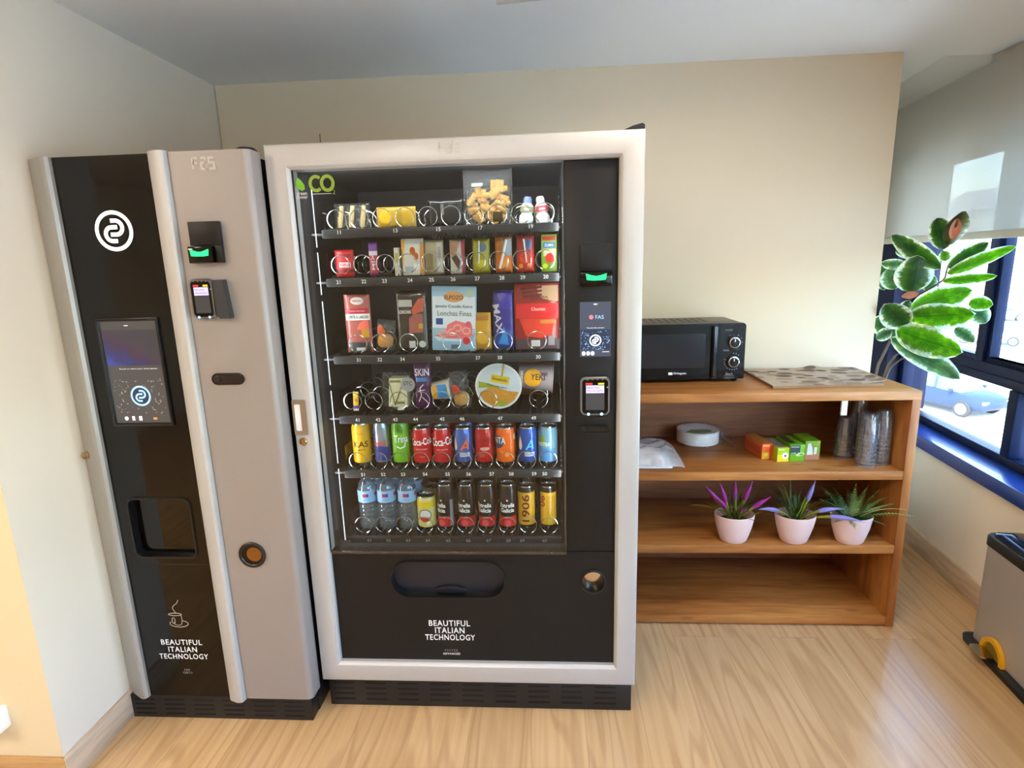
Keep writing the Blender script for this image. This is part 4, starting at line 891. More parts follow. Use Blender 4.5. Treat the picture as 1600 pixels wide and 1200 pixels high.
# ---- fifth row: cans
def can(label, x, row, h, r, body, y=None, group=None):
    z1 = h
    bm = B(); lathe(bm, [(r*.70, .002), (r*.80, 0), (r*.97, .010), (r, .016), (r, z1-.020), (r*.97, z1-.014), (r*.86, z1-.004), (r*.86, z1), (r*.82, z1), (r*.80, z1-.005), (0, z1-.005)], 36, mi=[1, 1, 0, 0, 0, 0, 1, 1, 1, 1])
    o = obj('drink_can', bm, [body, M_alu]); tag(o, label, 'drink can', group); o.location = (x, YF+r if y is None else y, FL[row])
    bm = B(); prism(bm, [(px, py-.003) for px, py in circ(0, 0, .007, 14, .011)], z1-.0045, z1-.0030, 'z'); obj('pull_tab', bm, M_alu, o)
    return o, SC_(r)
def behind(o, label, n=1, dx=0):
    for k in range(n):
        c = dup(o, label if n == 1 else label[k], (o.location.x+dx, o.location.y+.085*(k+1), o.location.z))
hs, rs, hb, rb = .147, .029, .126, .0318
Y5 = .168
o, S = can('tall yellow can with black lettering, left end of upper can row', CX[0]+.004, 5, hs-.003, rs+.0015, G('e6ac12', .3), Y5)
decal('lettering', o, mv(txt('KAS', .021, .050, .012), .006, .074), S, G('1e1a14'), .0007, .004); decal('lettering', o, mv(txt('LIMÓN', .008, .030, .01), .004, .056), S, G('4a3a10'), .0007, .004); decal('lettering', o, mv(txt('zero azúcar', .006, .026), .004, .112), S, G('8a6a10'), .0007, .004)
behind(o, 'tall yellow can standing behind the front yellow can')
o, S = can('slim silver and blue energy drink can with red lettering', CX[1]+.004, 5, .148, .0262, G('a9b0be', .25, metal=.6), Y5)
for a in (0, 1): decal('blue_panel', o, poly([(-.030+.06*a, .016), (-.004+.03*a, .016), (.004+.018*a, .066), (-.030+.06*a, .066)] if not a else [(.0, .016), (.034, .016), (.034, .060), (.004, .066)]), S, G('1e2f86'), .0006, .005)
decal('blue_panel', o, mv(rect(.022, .058), -.030, .098), S, G('2a3a96'), .0006, .005); decal('blue_panel', o, mv(rect(.016, .058), .034, .098), S, G('6a7a3a'), .0006, .005)
decal('lettering', o, mv(txt('Red Bull', .018, .044, .016), -.002, .076), S, G('c8243a'), .0010, .004)
behind(o, 'slim silver energy drink can behind the front energy drink can')
o, S = can('tall lime green can with white script lettering', CX[2]-.002, 5, .149, .0295, G('6fb41c', .25), Y5)
decal('lettering', o, mv(txt('Trina', .026, .048, .012), .008, .092), S, M_white, .0007, .004); decal('print_swirl', o, stroke([(-.008, .066), (.004, .060), (.018, .064), (.022, .078)], .004), S, M_white, .0007, .004)
decal('print_leaf', o, merge2d(mv(poly(circ(0, 0, .006, 10, .009)), 0, .122), mv(poly(circ(0, 0, .005, 10, .007)), .010, .118)), S, G('3a7a12'), .0007, .004)
behind(o, 'tall lime green can behind the front green can')
def script(o, S, s, h, w, z, m, dx=0): decal('lettering', o, mv(txt(s, h, w, .014), dx, z, radians(4)), S, m, .0007, .004)
RED = G('c9101c', .25)
o, S = can('red cola can with white script, left of the two red cola cans', CX[3]+.0, 5, hb, rb, RED, Y5)
script(o, S, 'Coca-Cola', .024, .082, .082, M_white, .004); decal('lettering', o, mv(txt('SABOR ORIGINAL', .0045, .040), .004, .056), S, G('f0b8b8'), .0007, .004); decal('lettering', o, mv(txt('regular', .004, .020), .004, .030), S, G('e88a8a'), .0007, .004)
behind(o, 'dim red can behind the left red cola can')
o, S = can('red cola can with white script, right of the two red cola cans', CX[4]-.002, 5, hb, rb, RED, Y5)
script(o, S, 'Coca-Cola', .028, .090, .082, M_white, .010); decal('lettering', o, mv(txt('SABOR ORIGINAL', .0045, .040), .004, .054), S, G('f0b8b8'), .0007, .004)
behind(o, 'dim red can behind the right red cola can')
def aqua(label, x, col, acc):
    o, S = can(label, x, 5, hb, .0305, G(col, .22, metal=.3), Y5)
    drop = [(0, .024)]+[(.009*sin(t), -.010+.012*cos(t)*-1) for t in [radians(-110+i*220/14) for i in range(15)]][::-1]
    decal('drop_print', o, mv(poly([(.0, .030), (.006, .008), (.008, -.006), (.005, -.016), (0, -.019), (-.005, -.016), (-.008, -.006), (-.006, .008)]), -.026, .068), S, G('d8dce4', .3), .0007, .004)
    decal('letter_print', o, mv(merge2d(stroke([(-.012, -.014), (.006, .018), (.010, -.012)], .006), stroke([(-.006, -.004), (.008, -.004)], .005)), .008, .066), S, G(acc, .3), .0009, .004)
    decal('label_patch', o, mv(rect(.034, .014), .008, .036), S, G('c8d0e4', .35), .0006, .004); decal('lettering', o, mv(txt('Aquarius', .006, .030, .01), .008, .036), S, G('2a3a80'), .0012, .004)
    return o
o = aqua('blue can with white drop and orange letter mark', CX[5]-.001, '4a68b8', 'e8622a'); behind(o, 'dim can behind the blue can with orange mark')
o, S = can('plain deep red can with faint pattern, between blue and orange cans', CX[6]-.001, 5, hb, rb-.001, G('c01418', .22), Y5)
decal('lettering', o, mv(txt('Coca-Cola', .018, .052, .012), 0, .086, radians(4)), S, G('8a0c10'), .0007, .004); decal('label_patch', o, mv(poly(circ(0, 0, .016, 16, .006)), .004, .056), S, G('d8a8a0'), .0006, .004); decal('label_patch', o, mv(rect(.018, .014), -.006, .034), S, G('b83a30'), .0006, .004)
behind(o, 'dim can behind the plain deep red can')
o, S = can('orange soda can with white lettering', CX[7]+.0, 5, hb, rb, G('ee6a12', .25), Y5)
decal('print_patch', o, mv(poly(circ(0, 0, .022, 20)), -.026, .078), S, G('3a4a78'), .0006, .004); decal('lettering', o, mv(txt('FANTA', .022, .064, .014), -.030, .084), S, M_white, .0012, .004); decal('print_patch', o, merge2d(mv(poly(circ(0, 0, .008, 14)), .006, .036), mv(rect(.010, .008), -.010, .044)), S, G('f09a3a'), .0006, .004); decal('print_patch', o, poly([(.030, .10), (.044, .106), (.044, .086), (.034, .082)]), S, G('f6c89a'), .0006, .004)
behind(o, 'dim can behind the orange soda can')
o = aqua('dark blue can with white drop and light blue letter mark', CX[8]+.003, '2f58b4', '4ab8ea'); behind(o, 'dim can behind the dark blue can')
o, S = can('pale blue green iced tea can, right end of upper can row', CX[9]+.0, 5, hb+.002, rb, G('6f9fb4', .28, metal=.2), Y5)
decal('print_patch', o, mv(rect(.050, .044), 0, .034), S, G('4a86c0'), .0006, .005); decal('print_leaf', o, merge2d(mv(poly(circ(0, 0, .012, 14, .016)), -.022, .086), mv(poly(circ(0, 0, .008, 12, .012)), -.032, .072)), S, G('7a9a3a'), .0007, .004); decal('lettering', o, mv(txt('NESTEA', .012, .046, .012), -.016, .070), S, M_white, .0012, .004)
behind(o, 'pale green can behind the iced tea can')

# ---- bottom row: water bottles and beer
M_pet = clear('bottle_plastic', 'e8f0f4', .10, .04, haze=.10, hazecol='c8d4dc')
WCAP = G('4a4f9a', .4); WLAB = G('8fb6dc', .35)
def water(label, x, y):
    prof = [(.020, .001), (.026, 0), (.031, .006), (.0315, .020)]
    for k in range(5): prof += [(.0300, .024+.016*k), (.0300, .030+.016*k), (.0318, .034+.016*k)]
    prof += [(.0315, .104), (.0315, .138), (.0305, .148), (.024, .168), (.015, .178), (.0125, .181), (.0125, .186)]
    bm = B(); lathe(bm, prof, 28); o = obj('water_bottle', bm, M_pet, angle=70); tag(o, label, 'water bottle'); o.location = (x, y, FL[6])
    bm = B(); lathe(bm, [(.0145, .1835), (.0145, .197), (.0135, .199), (0, .199)], 20); obj('cap', bm, WCAP, o)
    bm = B(); lathe(bm, [(.0320, .100), (.0320, .142)], 28, cap=False); lb = obj('label', bm, WLAB, o)
    S = SC_(.0322); decal('label_mark', lb, merge2d(*[mv(rect(.020, .012), dx, .126) for dx in (-.040, .004, .046)]), S, G('b02848'), .0006, .005); decal('label_mark', lb, merge2d(*[mv(rect(.008, .011), dx, .126) for dx in (-.034, .010, .052)]), S, G('2a3a8a'), .0010, .005)
    decal('label_print', lb, mv(txt('agua mineral', .004, .022), .006, .110), S, G('3a5a98'), .0008, .004)
    return o
Y6 = YF+.032-.006
wb = water('clear water bottle with blue label, left end of bottom row', .151, Y6)
dup(wb, 'water bottle with blue label, second from left in bottom row', (.219, Y6, FL[6])); dup(wb, 'water bottle with blue label, third from left in bottom row', (.291, Y6, FL[6]))
for i, (x, l) in enumerate(((.151, 'left end'), (.219, 'second place'), (.291, 'third place'))): dup(wb, 'water bottle hidden behind the front bottle at the %s of bottom row' % l, (x+.004, Y6+.085, FL[6]))
dup(wb, 'rearmost visible water bottle behind the third bottle of bottom row', (.298, Y6+.17, FL[6]))
o, S = can('short yellow lemon beer can with round red and white badge, bottom row', CX[3]-.001, 6, .118, .032, G('d8c878', .35), Y6)
decal('yellow_band', o, mv(rect(.10, .022), 0, .092), S, G('e2c21c'), .0006, .006); decal('badge', o, mv(poly(circ(0, 0, .021, 24)), 0, .054), S, G('d8d4d0'), .0008, .005); decal('badge_red', o, poly([(.0195*cos(radians(180+i*18)), .046+.0165*sin(radians(180+i*18))) for i in range(11)]), S, G('d02a2a'), .0012, .005)
decal('badge_ring', o, mv(stroke(circ(0, 0, .0205, 28), .0025, True), 0, .054), S, G('5a4a30'), .0014, .005); decal('lemon_print', o, mv(poly(circ(0, 0, .006, 12)), .010, .026), S, G('f0ecc0'), .0008, .005)
behind(o, 'dim can behind the short yellow lemon beer can')
DK = G('1d1512', .3)
for i, (c, extra) in enumerate(((4, 'leftmost of the four dark beer cans'), (5, 'second of the four dark beer cans from left'), (6, 'third of the four dark beer cans from left'), (7, 'rightmost of the four dark beer cans'))):
    o, S = can('%s with white gothic lettering and red foot' % extra, CX[c]+(-.004 if c == 4 else -.0015 if c < 7 else 0), 6, .160, .0285, DK, Y6)
    sh = (-.022, -.010, -.008, 0)[i]
    decal('lettering', o, merge2d(mv(txt('Estrella', .015, .052, .022), sh, .088), mv(txt('Galicia', .015, .048, .022), sh, .070)), S, M_white, .0007, .004)
    decal('star_print', o, mv(poly([(.0045*(1 if k % 2 == 0 else .42)*sin(k*pi/5), .0045*(1 if k % 2 == 0 else .42)*cos(k*pi/5)) for k in range(10)]), sh*.5, .106), S, M_white, .0007, .004)
    decal('red_foot', o, mv(rect(.11, .036), 0, .030), S, G('c01c22', .3), .0006, .006); decal('red_badge', o, mv(poly(circ(0, 0, .012, 18)), sh*.6, .024), S, G('d85058', .3), .0012, .005); decal('lettering', o, mv(txt('especial', .006, .024), sh*.5, .044), S, G('f0c8c8'), .0010, .004)
    if i == 0: decal('grey_panel', o, mv(rect(.014, .095), .026, .060), S, G('8a8a8e', .3), .0009, .006)
    behind(o, 'dark beer can behind the '+extra)
for i, (c, extra) in enumerate(((8, 'left of two yellow labelled beer cans reading 1906'), (9, 'right end beer can with yellow small print label in bottom row'))):
    o, S = can(extra, CX[c]-.006+.004*i, 6, .152, .0285, G('17120c', .3), Y6+.004)
    decal('yellow_label', o, mv(rect(.075 if i == 0 else .064, .116), 0, .074), S, G('c89a1c', .4), .0006, .006)
    if i == 0:
        decal('lettering', o, mv(txt('1906', .026, .098, .016), -.002, .076, pi/2), S, G('5a1420'), .0010, .004); decal('fine_print', o, merge2d(*[mv(rect(.018, .0014), .022, .022+.004*k) for k in range(7)]), S, G('6a5414'), .0010, .004)
    else:
        decal('lettering', o, mv(txt('06', .022, .040, .016), -.022, .100, pi/2), S, G('7a1c24'), .0010, .004); decal('fine_print', o, merge2d(*[mv(rect(.034, .0016), .010, .050+.0052*k) for k in range(14)]), S, G('6a5414'), .0010, .004); decal('fine_print', o, merge2d(*[mv(rect(.034, .004), .008, .022+.008*k) for k in range(3)]), S, G('8a8a2a'), .0010, .004)
    behind(o, 'dim can behind the '+extra)

# ================================================================ BOOKCASE
M_oak = wood('knotty_oak', '8a4f22', 'b07036', 'c58848', 'x', 1.0, .42)
M_oakz = wood('knotty_oak_upright', '8a4f22', 'ae6f36', 'c08444', 'z', 1.0, .42)
M_oakd = wood('knotty_oak_back', '7c4a2c', '925c3a', 'a26c46', 'x', .9, .5)
bk = thing('bookcase', 'low open oak bookcase against the back wall beside the snack machine', 'bookcase', (1.615, .75, 0))
X0, X1, YB0, YB1 = 1.075, 2.166, .496, .985
bm = B(); box(bm, X0, X1, YB0, YB1, .949, .983, .0012); obj('top_board', bm, M_oak, bk)
for a in (X0, X1-.032):
    bm = B(); box(bm, a, a+.032, YB0, YB1, 0, .9488, .0012); obj('side_panel', bm, M_oakz, bk)
for z0, z1 in ((.634, .668), (.324, .359), (.008, .045)):
    bm = B(); box(bm, X0+.0322, X1-.0322, YB0+.001, .965, z0, z1, .0012); obj('shelf', bm, M_oak, bk)
bm = B(); box(bm, X0+.0322, X1-.0322, .9655, .98, .008, .9486); obj('back_panel', bm, M_oakd, bk, smooth=False)
bm = B(); box(bm, 1.893, 1.915, .520, .528, .886, .9487, .001); obj('white_bracket', bm, pm('white_plastic', ''), bk)
ZT, ZS, ZL = .983, .668, .359

# microwave
mw = thing('microwave_oven', 'black microwave oven with two silver ringed dials on the bookcase', 'microwave', (1.36, .83, ZT))
M_mwb = pm('microwave_black', '060608', .25, spec=.25); M_mwg = pm('microwave_dark_window', '24262b', .12, spec=.4); M_mwt = pm('microwave_top_grey', '4a4440', .35, .5)
zA, zB, xa, xb, yf = ZT+.014, 1.226, 1.135, 1.584, .700
bm = B(); box(bm, xa+.004, xb-.004, yf+.022, .975, zA+.003, zB-.002, .006); obj('casing', bm, M_mwt, mw)
bm = B(); prism(bm, rrect(xa, 1.458, zA, zB, .004, 3), yf, yf+.021); dr = obj('door', bm, M_mwb, mw)
bm = B(); prism(bm, rrect(xa+.030, 1.425, zA+.048, zB-.040, .006, 4), yf-.0012, yf+.001); obj('door_window', bm, M_mwg, dr)
bm = B(); prism(bm, [(1.447, yf-.0005), (1.449, yf-.014), (1.455, yf-.019), (1.466, yf-.019), (1.471, yf-.014), (1.473, yf-.0005)], zA+.008, zB-.010, 'z'); obj('door_handle', bm, pm('handle_dark_gloss', '101116', .16, coat=.5), dr)
bm = B(); prism(bm, [(1.474, zA), (1.584, zA), (1.584, zB-.014)]+[(1.570+.014*cos(radians(a)), zB-.014+.014*sin(radians(a))) for a in range(0, 91, 15)]+[(1.474, zB)], yf, yf+.021); cp = obj('control_panel', bm, M_mwb, mw)
bm = B(); prism(bm, [(1.4585, zA), (1.4735, zA), (1.4735, zB), (1.4585, zB)], yf+.002, yf+.021); obj('panel_gap', bm, M_cab, mw)
for zc in (1.148, 1.069):
    KM = Matrix.Translation((1.538, yf, zc)) @ Matrix.Rotation(pi/2, 4, 'X')
    bm = B(); lathe(bm, [(.0235, 0), (.0235, .012), (.0215, .015), (.0185, .0155), (.018, .012)], 36, M=KM, cap=False); kb = obj('dial', bm, M_chrome, mw)
    bm = B(); lathe(bm, [(.0182, .001), (.0182, .0145), (.016, .0165), (0, .0165)], 36, M=KM); obj('dial_cap', bm, M_mwb, kb)
    bm = B(); box(bm, 1.5365, 1.5395, yf-.0172, yf-.0163, zc+.004, zc+.015); obj('dial_pointer', bm, M_white, kb)
P = SP(1.538, yf, 0)
decal('dial_marks', mw, merge2d(*[mv(rect(.0045, .0045), .034*cos(radians(a)), 1.069+.034*sin(radians(a))) for a in (165, 182, 199, 216, 233, 250, 267, 284, 300, 90, 70, 50)], *[mv(rect(.004, .004), .033*cos(radians(a)), 1.148+.033*sin(radians(a))) for a in (122, 60, 30, 0)]), P, pm('dim_grey_print', '77787c', .5))
decal('panel_text', mw, merge2d(mv(txt('POWER', .0065, .030), -.022, 1.198), mv(txt('TIMER', .0065, .026), -.030, 1.1155)), P, M_grey)
decal('model_text', mw, merge2d(mv(txt('Black', .010, .030, .015), -.012, 1.018), mv(txt('EDITION', .006, .026), -.012, 1.0055), mv(stroke([(-.019, -.0055), (.019, -.0055), (.019, .0055), (-.019, .0055)], .0012, True), -.012, 1.0055)), P, pm('dim_grey_print', ''))
decal('maker_lettering', mw, mv(merge2d(mv(rect(.017, .0105), -.030, 0), mv(txt('Orbegozo', .0115, .052, .012), .008, 0)), 1.318, 1.022), SP(0, yf, 0), M_white)
bm = B()
for k in range(9): box(bm, 1.20+.03*k, 1.215+.03*k, .80, .93, zB-.0022, zB-.0014)
obj('top_vents', bm, M_cab, mw, smooth=False)
for x in (1.165, 1.555):
    for y in (.735, .95):
        bm = B(); lathe(bm, [(.012, 0), (.014, .0165)], 16, (x, y, ZT+.0005)); obj('foot', bm, M_black, mw)

# stack of printed paper placemats
m = bpy.data.materials.new('placemat_print'); m.use_nodes = True; t = m.node_tree; b = t.nodes['Principled BSDF']; b.inputs['Roughness'].default_value = .75
tc = t.nodes.new('ShaderNodeTexCoord'); mp = t.nodes.new('ShaderNodeMapping'); mp.inputs['Scale'].default_value = (15, 21, 1); t.links.new(tc.outputs['Object'], mp.inputs[0])
vo = t.nodes.new('ShaderNodeTexVoronoi'); vo.inputs['Scale'].default_value = 1; vo.inputs['Randomness'].default_value = 1; t.links.new(mp.outputs[0], vo.inputs['Vector'])
r1 = t.nodes.new('ShaderNodeValToRGB'); e = r1.color_ramp.elements; e[0].position = .47; e[0].color = (1, 1, 1, 1); e[1].position = .54; e[1].color = (0, 0, 0, 1); t.links.new(vo.outputs['Distance'], r1.inputs[0])
bw = t.nodes.new('ShaderNodeRGBToBW'); t.links.new(vo.outputs['Color'], bw.inputs[0]); r2 = t.nodes.new('ShaderNodeValToRGB'); e = r2.color_ramp.elements; e[0].position = .2; e[0].color = lin('5c4632'); e[1].position = .8; e[1].color = lin('a08464'); t.links.new(bw.outputs[0], r2.inputs[0])
nz = t.nodes.new('ShaderNodeTexNoise'); nz.inputs['Scale'].default_value = 60; t.links.new(tc.outputs['Object'], nz.inputs['Vector'])
mx = t.nodes.new('ShaderNodeMix'); mx.data_type = 'RGBA'; mx.inputs[6].default_value = lin('b89e80'); t.links.new(r1.outputs[0], mx.inputs[0]); t.links.new(r2.outputs[0], mx.inputs[7])
m2 = t.nodes.new('ShaderNodeMix'); m2.data_type = 'RGBA'; m2.blend_type = 'OVERLAY'; m2.inputs[0].default_value = .25; t.links.new(mx.outputs[2], m2.inputs[6]); t.links.new(nz.outputs['Color'], m2.inputs[7])
hs2 = t.nodes.new('ShaderNodeHueSaturation'); hs2.inputs['Saturation'].default_value = .9; t.links.new(m2.outputs[2], hs2.inputs['Color']); t.links.new(hs2.outputs[0], b.inputs['Base Color'])
M_mat = m; M_matedge = pm('placemat_edge', '9a7a5c', .8, var=.2, vscale=150)
ps = thing('placemat_stack', 'stack of brown printed paper placemats on top of the bookcase', 'placemats', (1.88, .74, ZT))
bm = B(); prism(bm, [(1.652, .565), (2.080, .590), (2.128, .905), (1.648, .915)], ZT+.0005, ZT+.011, 'z'); obj('lower_sheets', bm, M_matedge, ps, smooth=False)
bm = B(); n1, n2 = 24, 16; V = {}
for i in range(n1+1):
    for j in range(n2+1):
        a, c = i/n1, j/n2
        p = Vector((1.650, .563, 0)).lerp(Vector((2.084, .589, 0)), a).lerp(Vector((1.646, .917, 0)).lerp(Vector((2.132, .907, 0)), a), c)
        lift = .010*max(0, (a-.75)/.25)**2*max(0, 1-c*1.4)+.012*math.exp(-((a-.62)/.07)**2-((c-1)/.12)**2)
        V[i, j] = (bm.verts.new((p.x, p.y, ZT+.0135+lift)), bm.verts.new((p.x, p.y, ZT+.0112+lift)))
for i in range(n1):
    for j in range(n2):
        for k in (0, 1): bm.faces.new([V[q][k] for q in ((i, j), (i+1, j), (i+1, j+1), (i, j+1))])
ed = [(i, 0) for i in range(n1)]+[(n1, j) for j in range(n2)]+[(n1-i, n2) for i in range(n1)]+[(0, n2-j) for j in range(n2)]
for p, q in zip(ed, ed[1:]+ed[:1]): bm.faces.new((V[p][0], V[q][0], V[q][1], V[p][1]))
obj('top_sheet', bm, M_mat, ps)

# paper plates in a clear bag
M_paper = pm('white_paper', 'f2efe9', .7)
P0 = None
for k in range(12):
    bm = B(); lathe(bm, [(0, 0), (.055, 0), (.072, .006), (.0885, .0090), (.0905, .0078), (.0908, .0115), (.089, .0122), (.072, .0078), (.055, .0018), (0, .0018)], 40)
    if k == 0:
        P0 = obj('paper_plate', bm, M_paper); P0.location = (1.455, .872, ZS+.002); tag(P0, 'white paper plate at the bottom of the bagged stack', 'plate', 'paper plates in the clear bag')
    else:
        bm.free(); c = dup(P0, 'white paper plate in the bagged stack, %s' % ['second from the bottom', 'third from the bottom', 'fourth from the bottom', 'fifth from the bottom', 'sixth from the bottom', 'sixth from the top', 'fifth from the top', 'fourth from the top', 'third from the top', 'just under the top plate', 'topmost plate'][k-1], (1.455+.001*sin(k*2.1), .872+.001*cos(k*1.7), ZS+.002+.0046*k))
bm = B(); Sg = []
prism(bm, [(1.395, .850), (1.44, .828), (1.49, .838), (1.525, .862), (1.50, .888), (1.43, .886)], ZS+.0556, ZS+.0562, 'z')
gl = obj('green_paper_insert', bm, pm('leaf_green_paper', '8a9a5c', .7), None, smooth=False); tag(gl, 'green paper insert lying in the topmost bagged plate', 'paper insert')
R = random.Random(8); bm = B(); n = 44; loops = []
for z, k in ((.001, 1.02), (.015, 1.05), (.040, 1.06), (.060, 1.05), (.072, .97)):
    loops.append([(1.458+(.096*k+.016*max(0, cos(2*pi*i/n))**6+R.uniform(-.002, .002))*cos(2*pi*i/n), .872+(.094*k+R.uniform(-.002, .002))*sin(2*pi*i/n), ZS+z+R.uniform(0, .002)) for i in range(n)])
RR = ring_strip(bm, loops); bm.faces.new(RR[-1])
for q in ((1.555, .835, .0), (1.575, .80, .0)): pass
pb = obj('plastic_bag', bm, clear('thin_polybag', 'fafafa', .07, .05, wrinkle=1, wscale=26, haze=.03), None, angle=60); tag(pb, 'clear plastic bag wrapped round the stack of paper plates', 'plastic bag')
bm = B(); V = {}
for i in range(9):
    for j in range(9):
        V[i, j] = bm.verts.new((1.556+.045*i/8, .83+.07*j/8-.05*(i/8), ZS+.004+.040*(1-i/8)*(.4+.6*sin(j*.9+i)**2)+.006*sin(i*2.2+j*1.3)**2))
for i in range(8):
    for j in range(8): bm.faces.new((V[i, j], V[i+1, j], V[i+1, j+1], V[i, j+1]))
obj('bag_tail', bm, MATS['thin_polybag'], pb)

# white bagged napkins at the left, partly behind the machine
nb = thing('napkin_bag', 'crumpled clear bag of white napkins on upper shelf beside snack machine', 'napkin bag', (1.2, .60, ZS))
R = random.Random(3)
for k in range(5):
    bm = B(); prism(bm, rrect(1.12+.004*k, 1.275-.012*k-.01*(k % 2), .535+.012*k, .70, .01, 3), ZS+.003+.011*k, ZS+.012+.011*k, 'z', M=None); obj('napkin_pack', bm, pm('napkin_white', 'e9e8ea', .8), nb)
bm = B(); n1, n2 = 46, 40; V = {}
for i in range(n1+1):
    for j in range(n2+1):
        a, c = i/n1, j/n2
        x = 1.105+.215*a; y = .512+.24*c
        e = min(1, 4*min(c+.02, 1.02-c))*min(1, 3.2*(1-a)+.04)
        z = ZS+.004+(.062+.018*c)*e**.5+.005*sin(a*9+c*14)*e+.003*sin(a*13-c*33)*e
        V[i, j] = bm.verts.new((x, y+.012*sin(a*8), max(z, ZS+.002)))
for i in range(n1):
    for j in range(n2): bm.faces.new((V[i, j], V[i+1, j], V[i+1, j+1], V[i, j+1]))
obj('bag_film', bm, clear('milky_polybag', 'f0f0f2', .10, .10, wrinkle=1, wscale=18, haze=.30, hazecol='f2efee'), nb)

# tea boxes
def tea(label, x, y, w, h, d, mat, rz):
    bm = B(); box(bm, 0, w, 0, d, 0, h, .0008); o = obj('tea_box', bm, mat); tag(o, label, 'tea box'); o.location = (x, y, ZS+.0005); o.rotation_euler = (0, 0, rz); return o, (lambda u, v, off: (u, -off, v)), (lambda u, v, off: (u, v, h+off)), (lambda u, v, off: (-off, v, u))
o, F, T, L = tea('orange and yellow tea box, leftmost of the four boxes', 1.655, .640, .046, .065, .150, G('d2641e', .45), radians(7))
decal('print_patch', o, mv(rect(.045, .030), .023, .016), F, G('e0a024', .45)); decal('print_patch', o, mv(rect(.045, .033), .023, .048), F, G('f0641e', .45)); decal('print_patch', o, mv(rect(.026, .007), .018, .058), F, G('f8a078', .45), .0012); decal('print_patch', o, mv(poly(circ(0, 0, .010, 14, .007)), .018, .020), F, G('e8c81e', .45), .0012); decal('print_patch', o, mv(rect(.014, .064), .038, .033), F, G('d8501a', .45), .0010)
decal('print_patch', o, mv(rect(.03, .12), .023, .08), T, G('b07a2a', .45)); decal('print_patch', o, mv(rect(.03, .13), .032, .075), L, G('c8501e', .45))
o, F, T, L = tea('yellow and lime camomile tea box, frontmost of the four boxes', 1.7035, .606, .0485, .060, .130, G('b0b41e', .45), radians(6))
decal('print_patch', o, mv(rect(.047, .030), .0243, .016), F, G('e6cf12', .45)); decal('print_patch', o, mv(rect(.047, .028), .0243, .045), F, G('a8c818', .45)); decal('flower_print', o, merge2d(*[mv(poly(circ(0, 0, .0065, 10, .0042)), .033+.0085*cos(a*pi/4), .026+.0085*sin(a*pi/4), a*pi/4) for a in range(8)]), F, M_white, .0012); decal('flower_heart', o, mv(poly(circ(0, 0, .0048, 14)), .033, .026), F, G('6a5a30', .5), .0018); decal('lettering', o, mv(txt('Manzanilla', .006, .024, .01), .017, .053), F, M_white, .0012)
decal('print_patch', o, mv(rect(.040, .116), .0243, .065), T, G('8f8478', .45, var=.3, vscale=80))
o, F, T, L = tea('green tea box with dark slate panel, third of the four boxes', 1.7555, .612, .060, .070, .130, G('6fae18', .45), radians(4))
decal('print_patch', o, mv(rect(.040, .036), .021, .050), F, G('2c4a4e', .45)); decal('lettering', o, merge2d(mv(txt('Hornimans', .006, .032, .012), .020, .062), mv(txt('té verde', .005, .020, .012), .014, .036)), F, M_white, .0012); decal('leaf_print', o, mv(poly([(-.020, -.003), (-.008, .007), (.010, .008), (.018, .002), (.006, -.006), (-.010, -.008)]), .042, .030), F, G('c8dca0', .45), .0016); decal('leaf_print', o, mv(poly([(-.010, -.002), (.0, .004), (.012, .003), (.004, -.004)]), .044, .030), F, G('5a9a2a', .45), .0022)
decal('print_patch', o, mv(rect(.030, .10), .018, .07), T, G('3a3a1c', .45)); decal('lettering', o, mv(txt('Hornimans', .008, .034, .01), .036, .02), T, M_grey, .001)
o, F, T, L = tea('green box with white sachets printed, rightmost of the four boxes', 1.822, .630, .060, .080, .110, G('76a31e', .45), radians(2))
decal('print_patch', o, mv(rect(.058, .024), .030, .0125), F, G('b07a58', .45)); decal('sachet_print', o, merge2d(poly([(.008, .022), (.032, .022), (.028, .050), (.022, .070), (.010, .070)]), poly([(.036, .024), (.046, .024), (.048, .054), (.036, .054)])), F, G('dfe0e2', .5), .0010); decal('lettering', o, mv(txt('SACAR', .006, .018, .012), .042, .064), F, G('d8d020', .45), .0010)

# stacks of clear plastic cups in sleeves
M_cup = clear('cup_plastic', 'e6e6e8', .16, .06, haze=.10, hazecol='b8b8bc')
bm = B(); prof = [(.0345, .0), (.0345, .005), (.0322, .006), (.0318, .020), (.0285, .060), (.0235, .082), (0, .083)]
lathe(bm, prof, 20, cap=False, mi=[1, 1, 0, 0, 0, 0])
cup0 = obj('plastic_cup', bm, [M_cup, clear('cup_rim_plastic', 'd8d8da', .22, .08, haze=.38, hazecol='b4b4b8')])
first = True
STK = ((2.022, .560, 9, .0160, 'front left stack'), (2.093, .590, 9, .0170, 'front right stack'), (1.985, .655, 7, .0150, 'short left stack'), (2.072, .720, 11, .0160, 'tall rear stack'))
ORD = ['bottom', 'second', 'third', 'fourth', 'fifth', 'sixth', 'seventh', 'eighth', 'ninth', 'tenth', 'eleventh', 'twelfth', 'thirteenth', 'fourteenth', 'fifteenth', 'sixteenth', 'seventeenth', 'eighteenth']
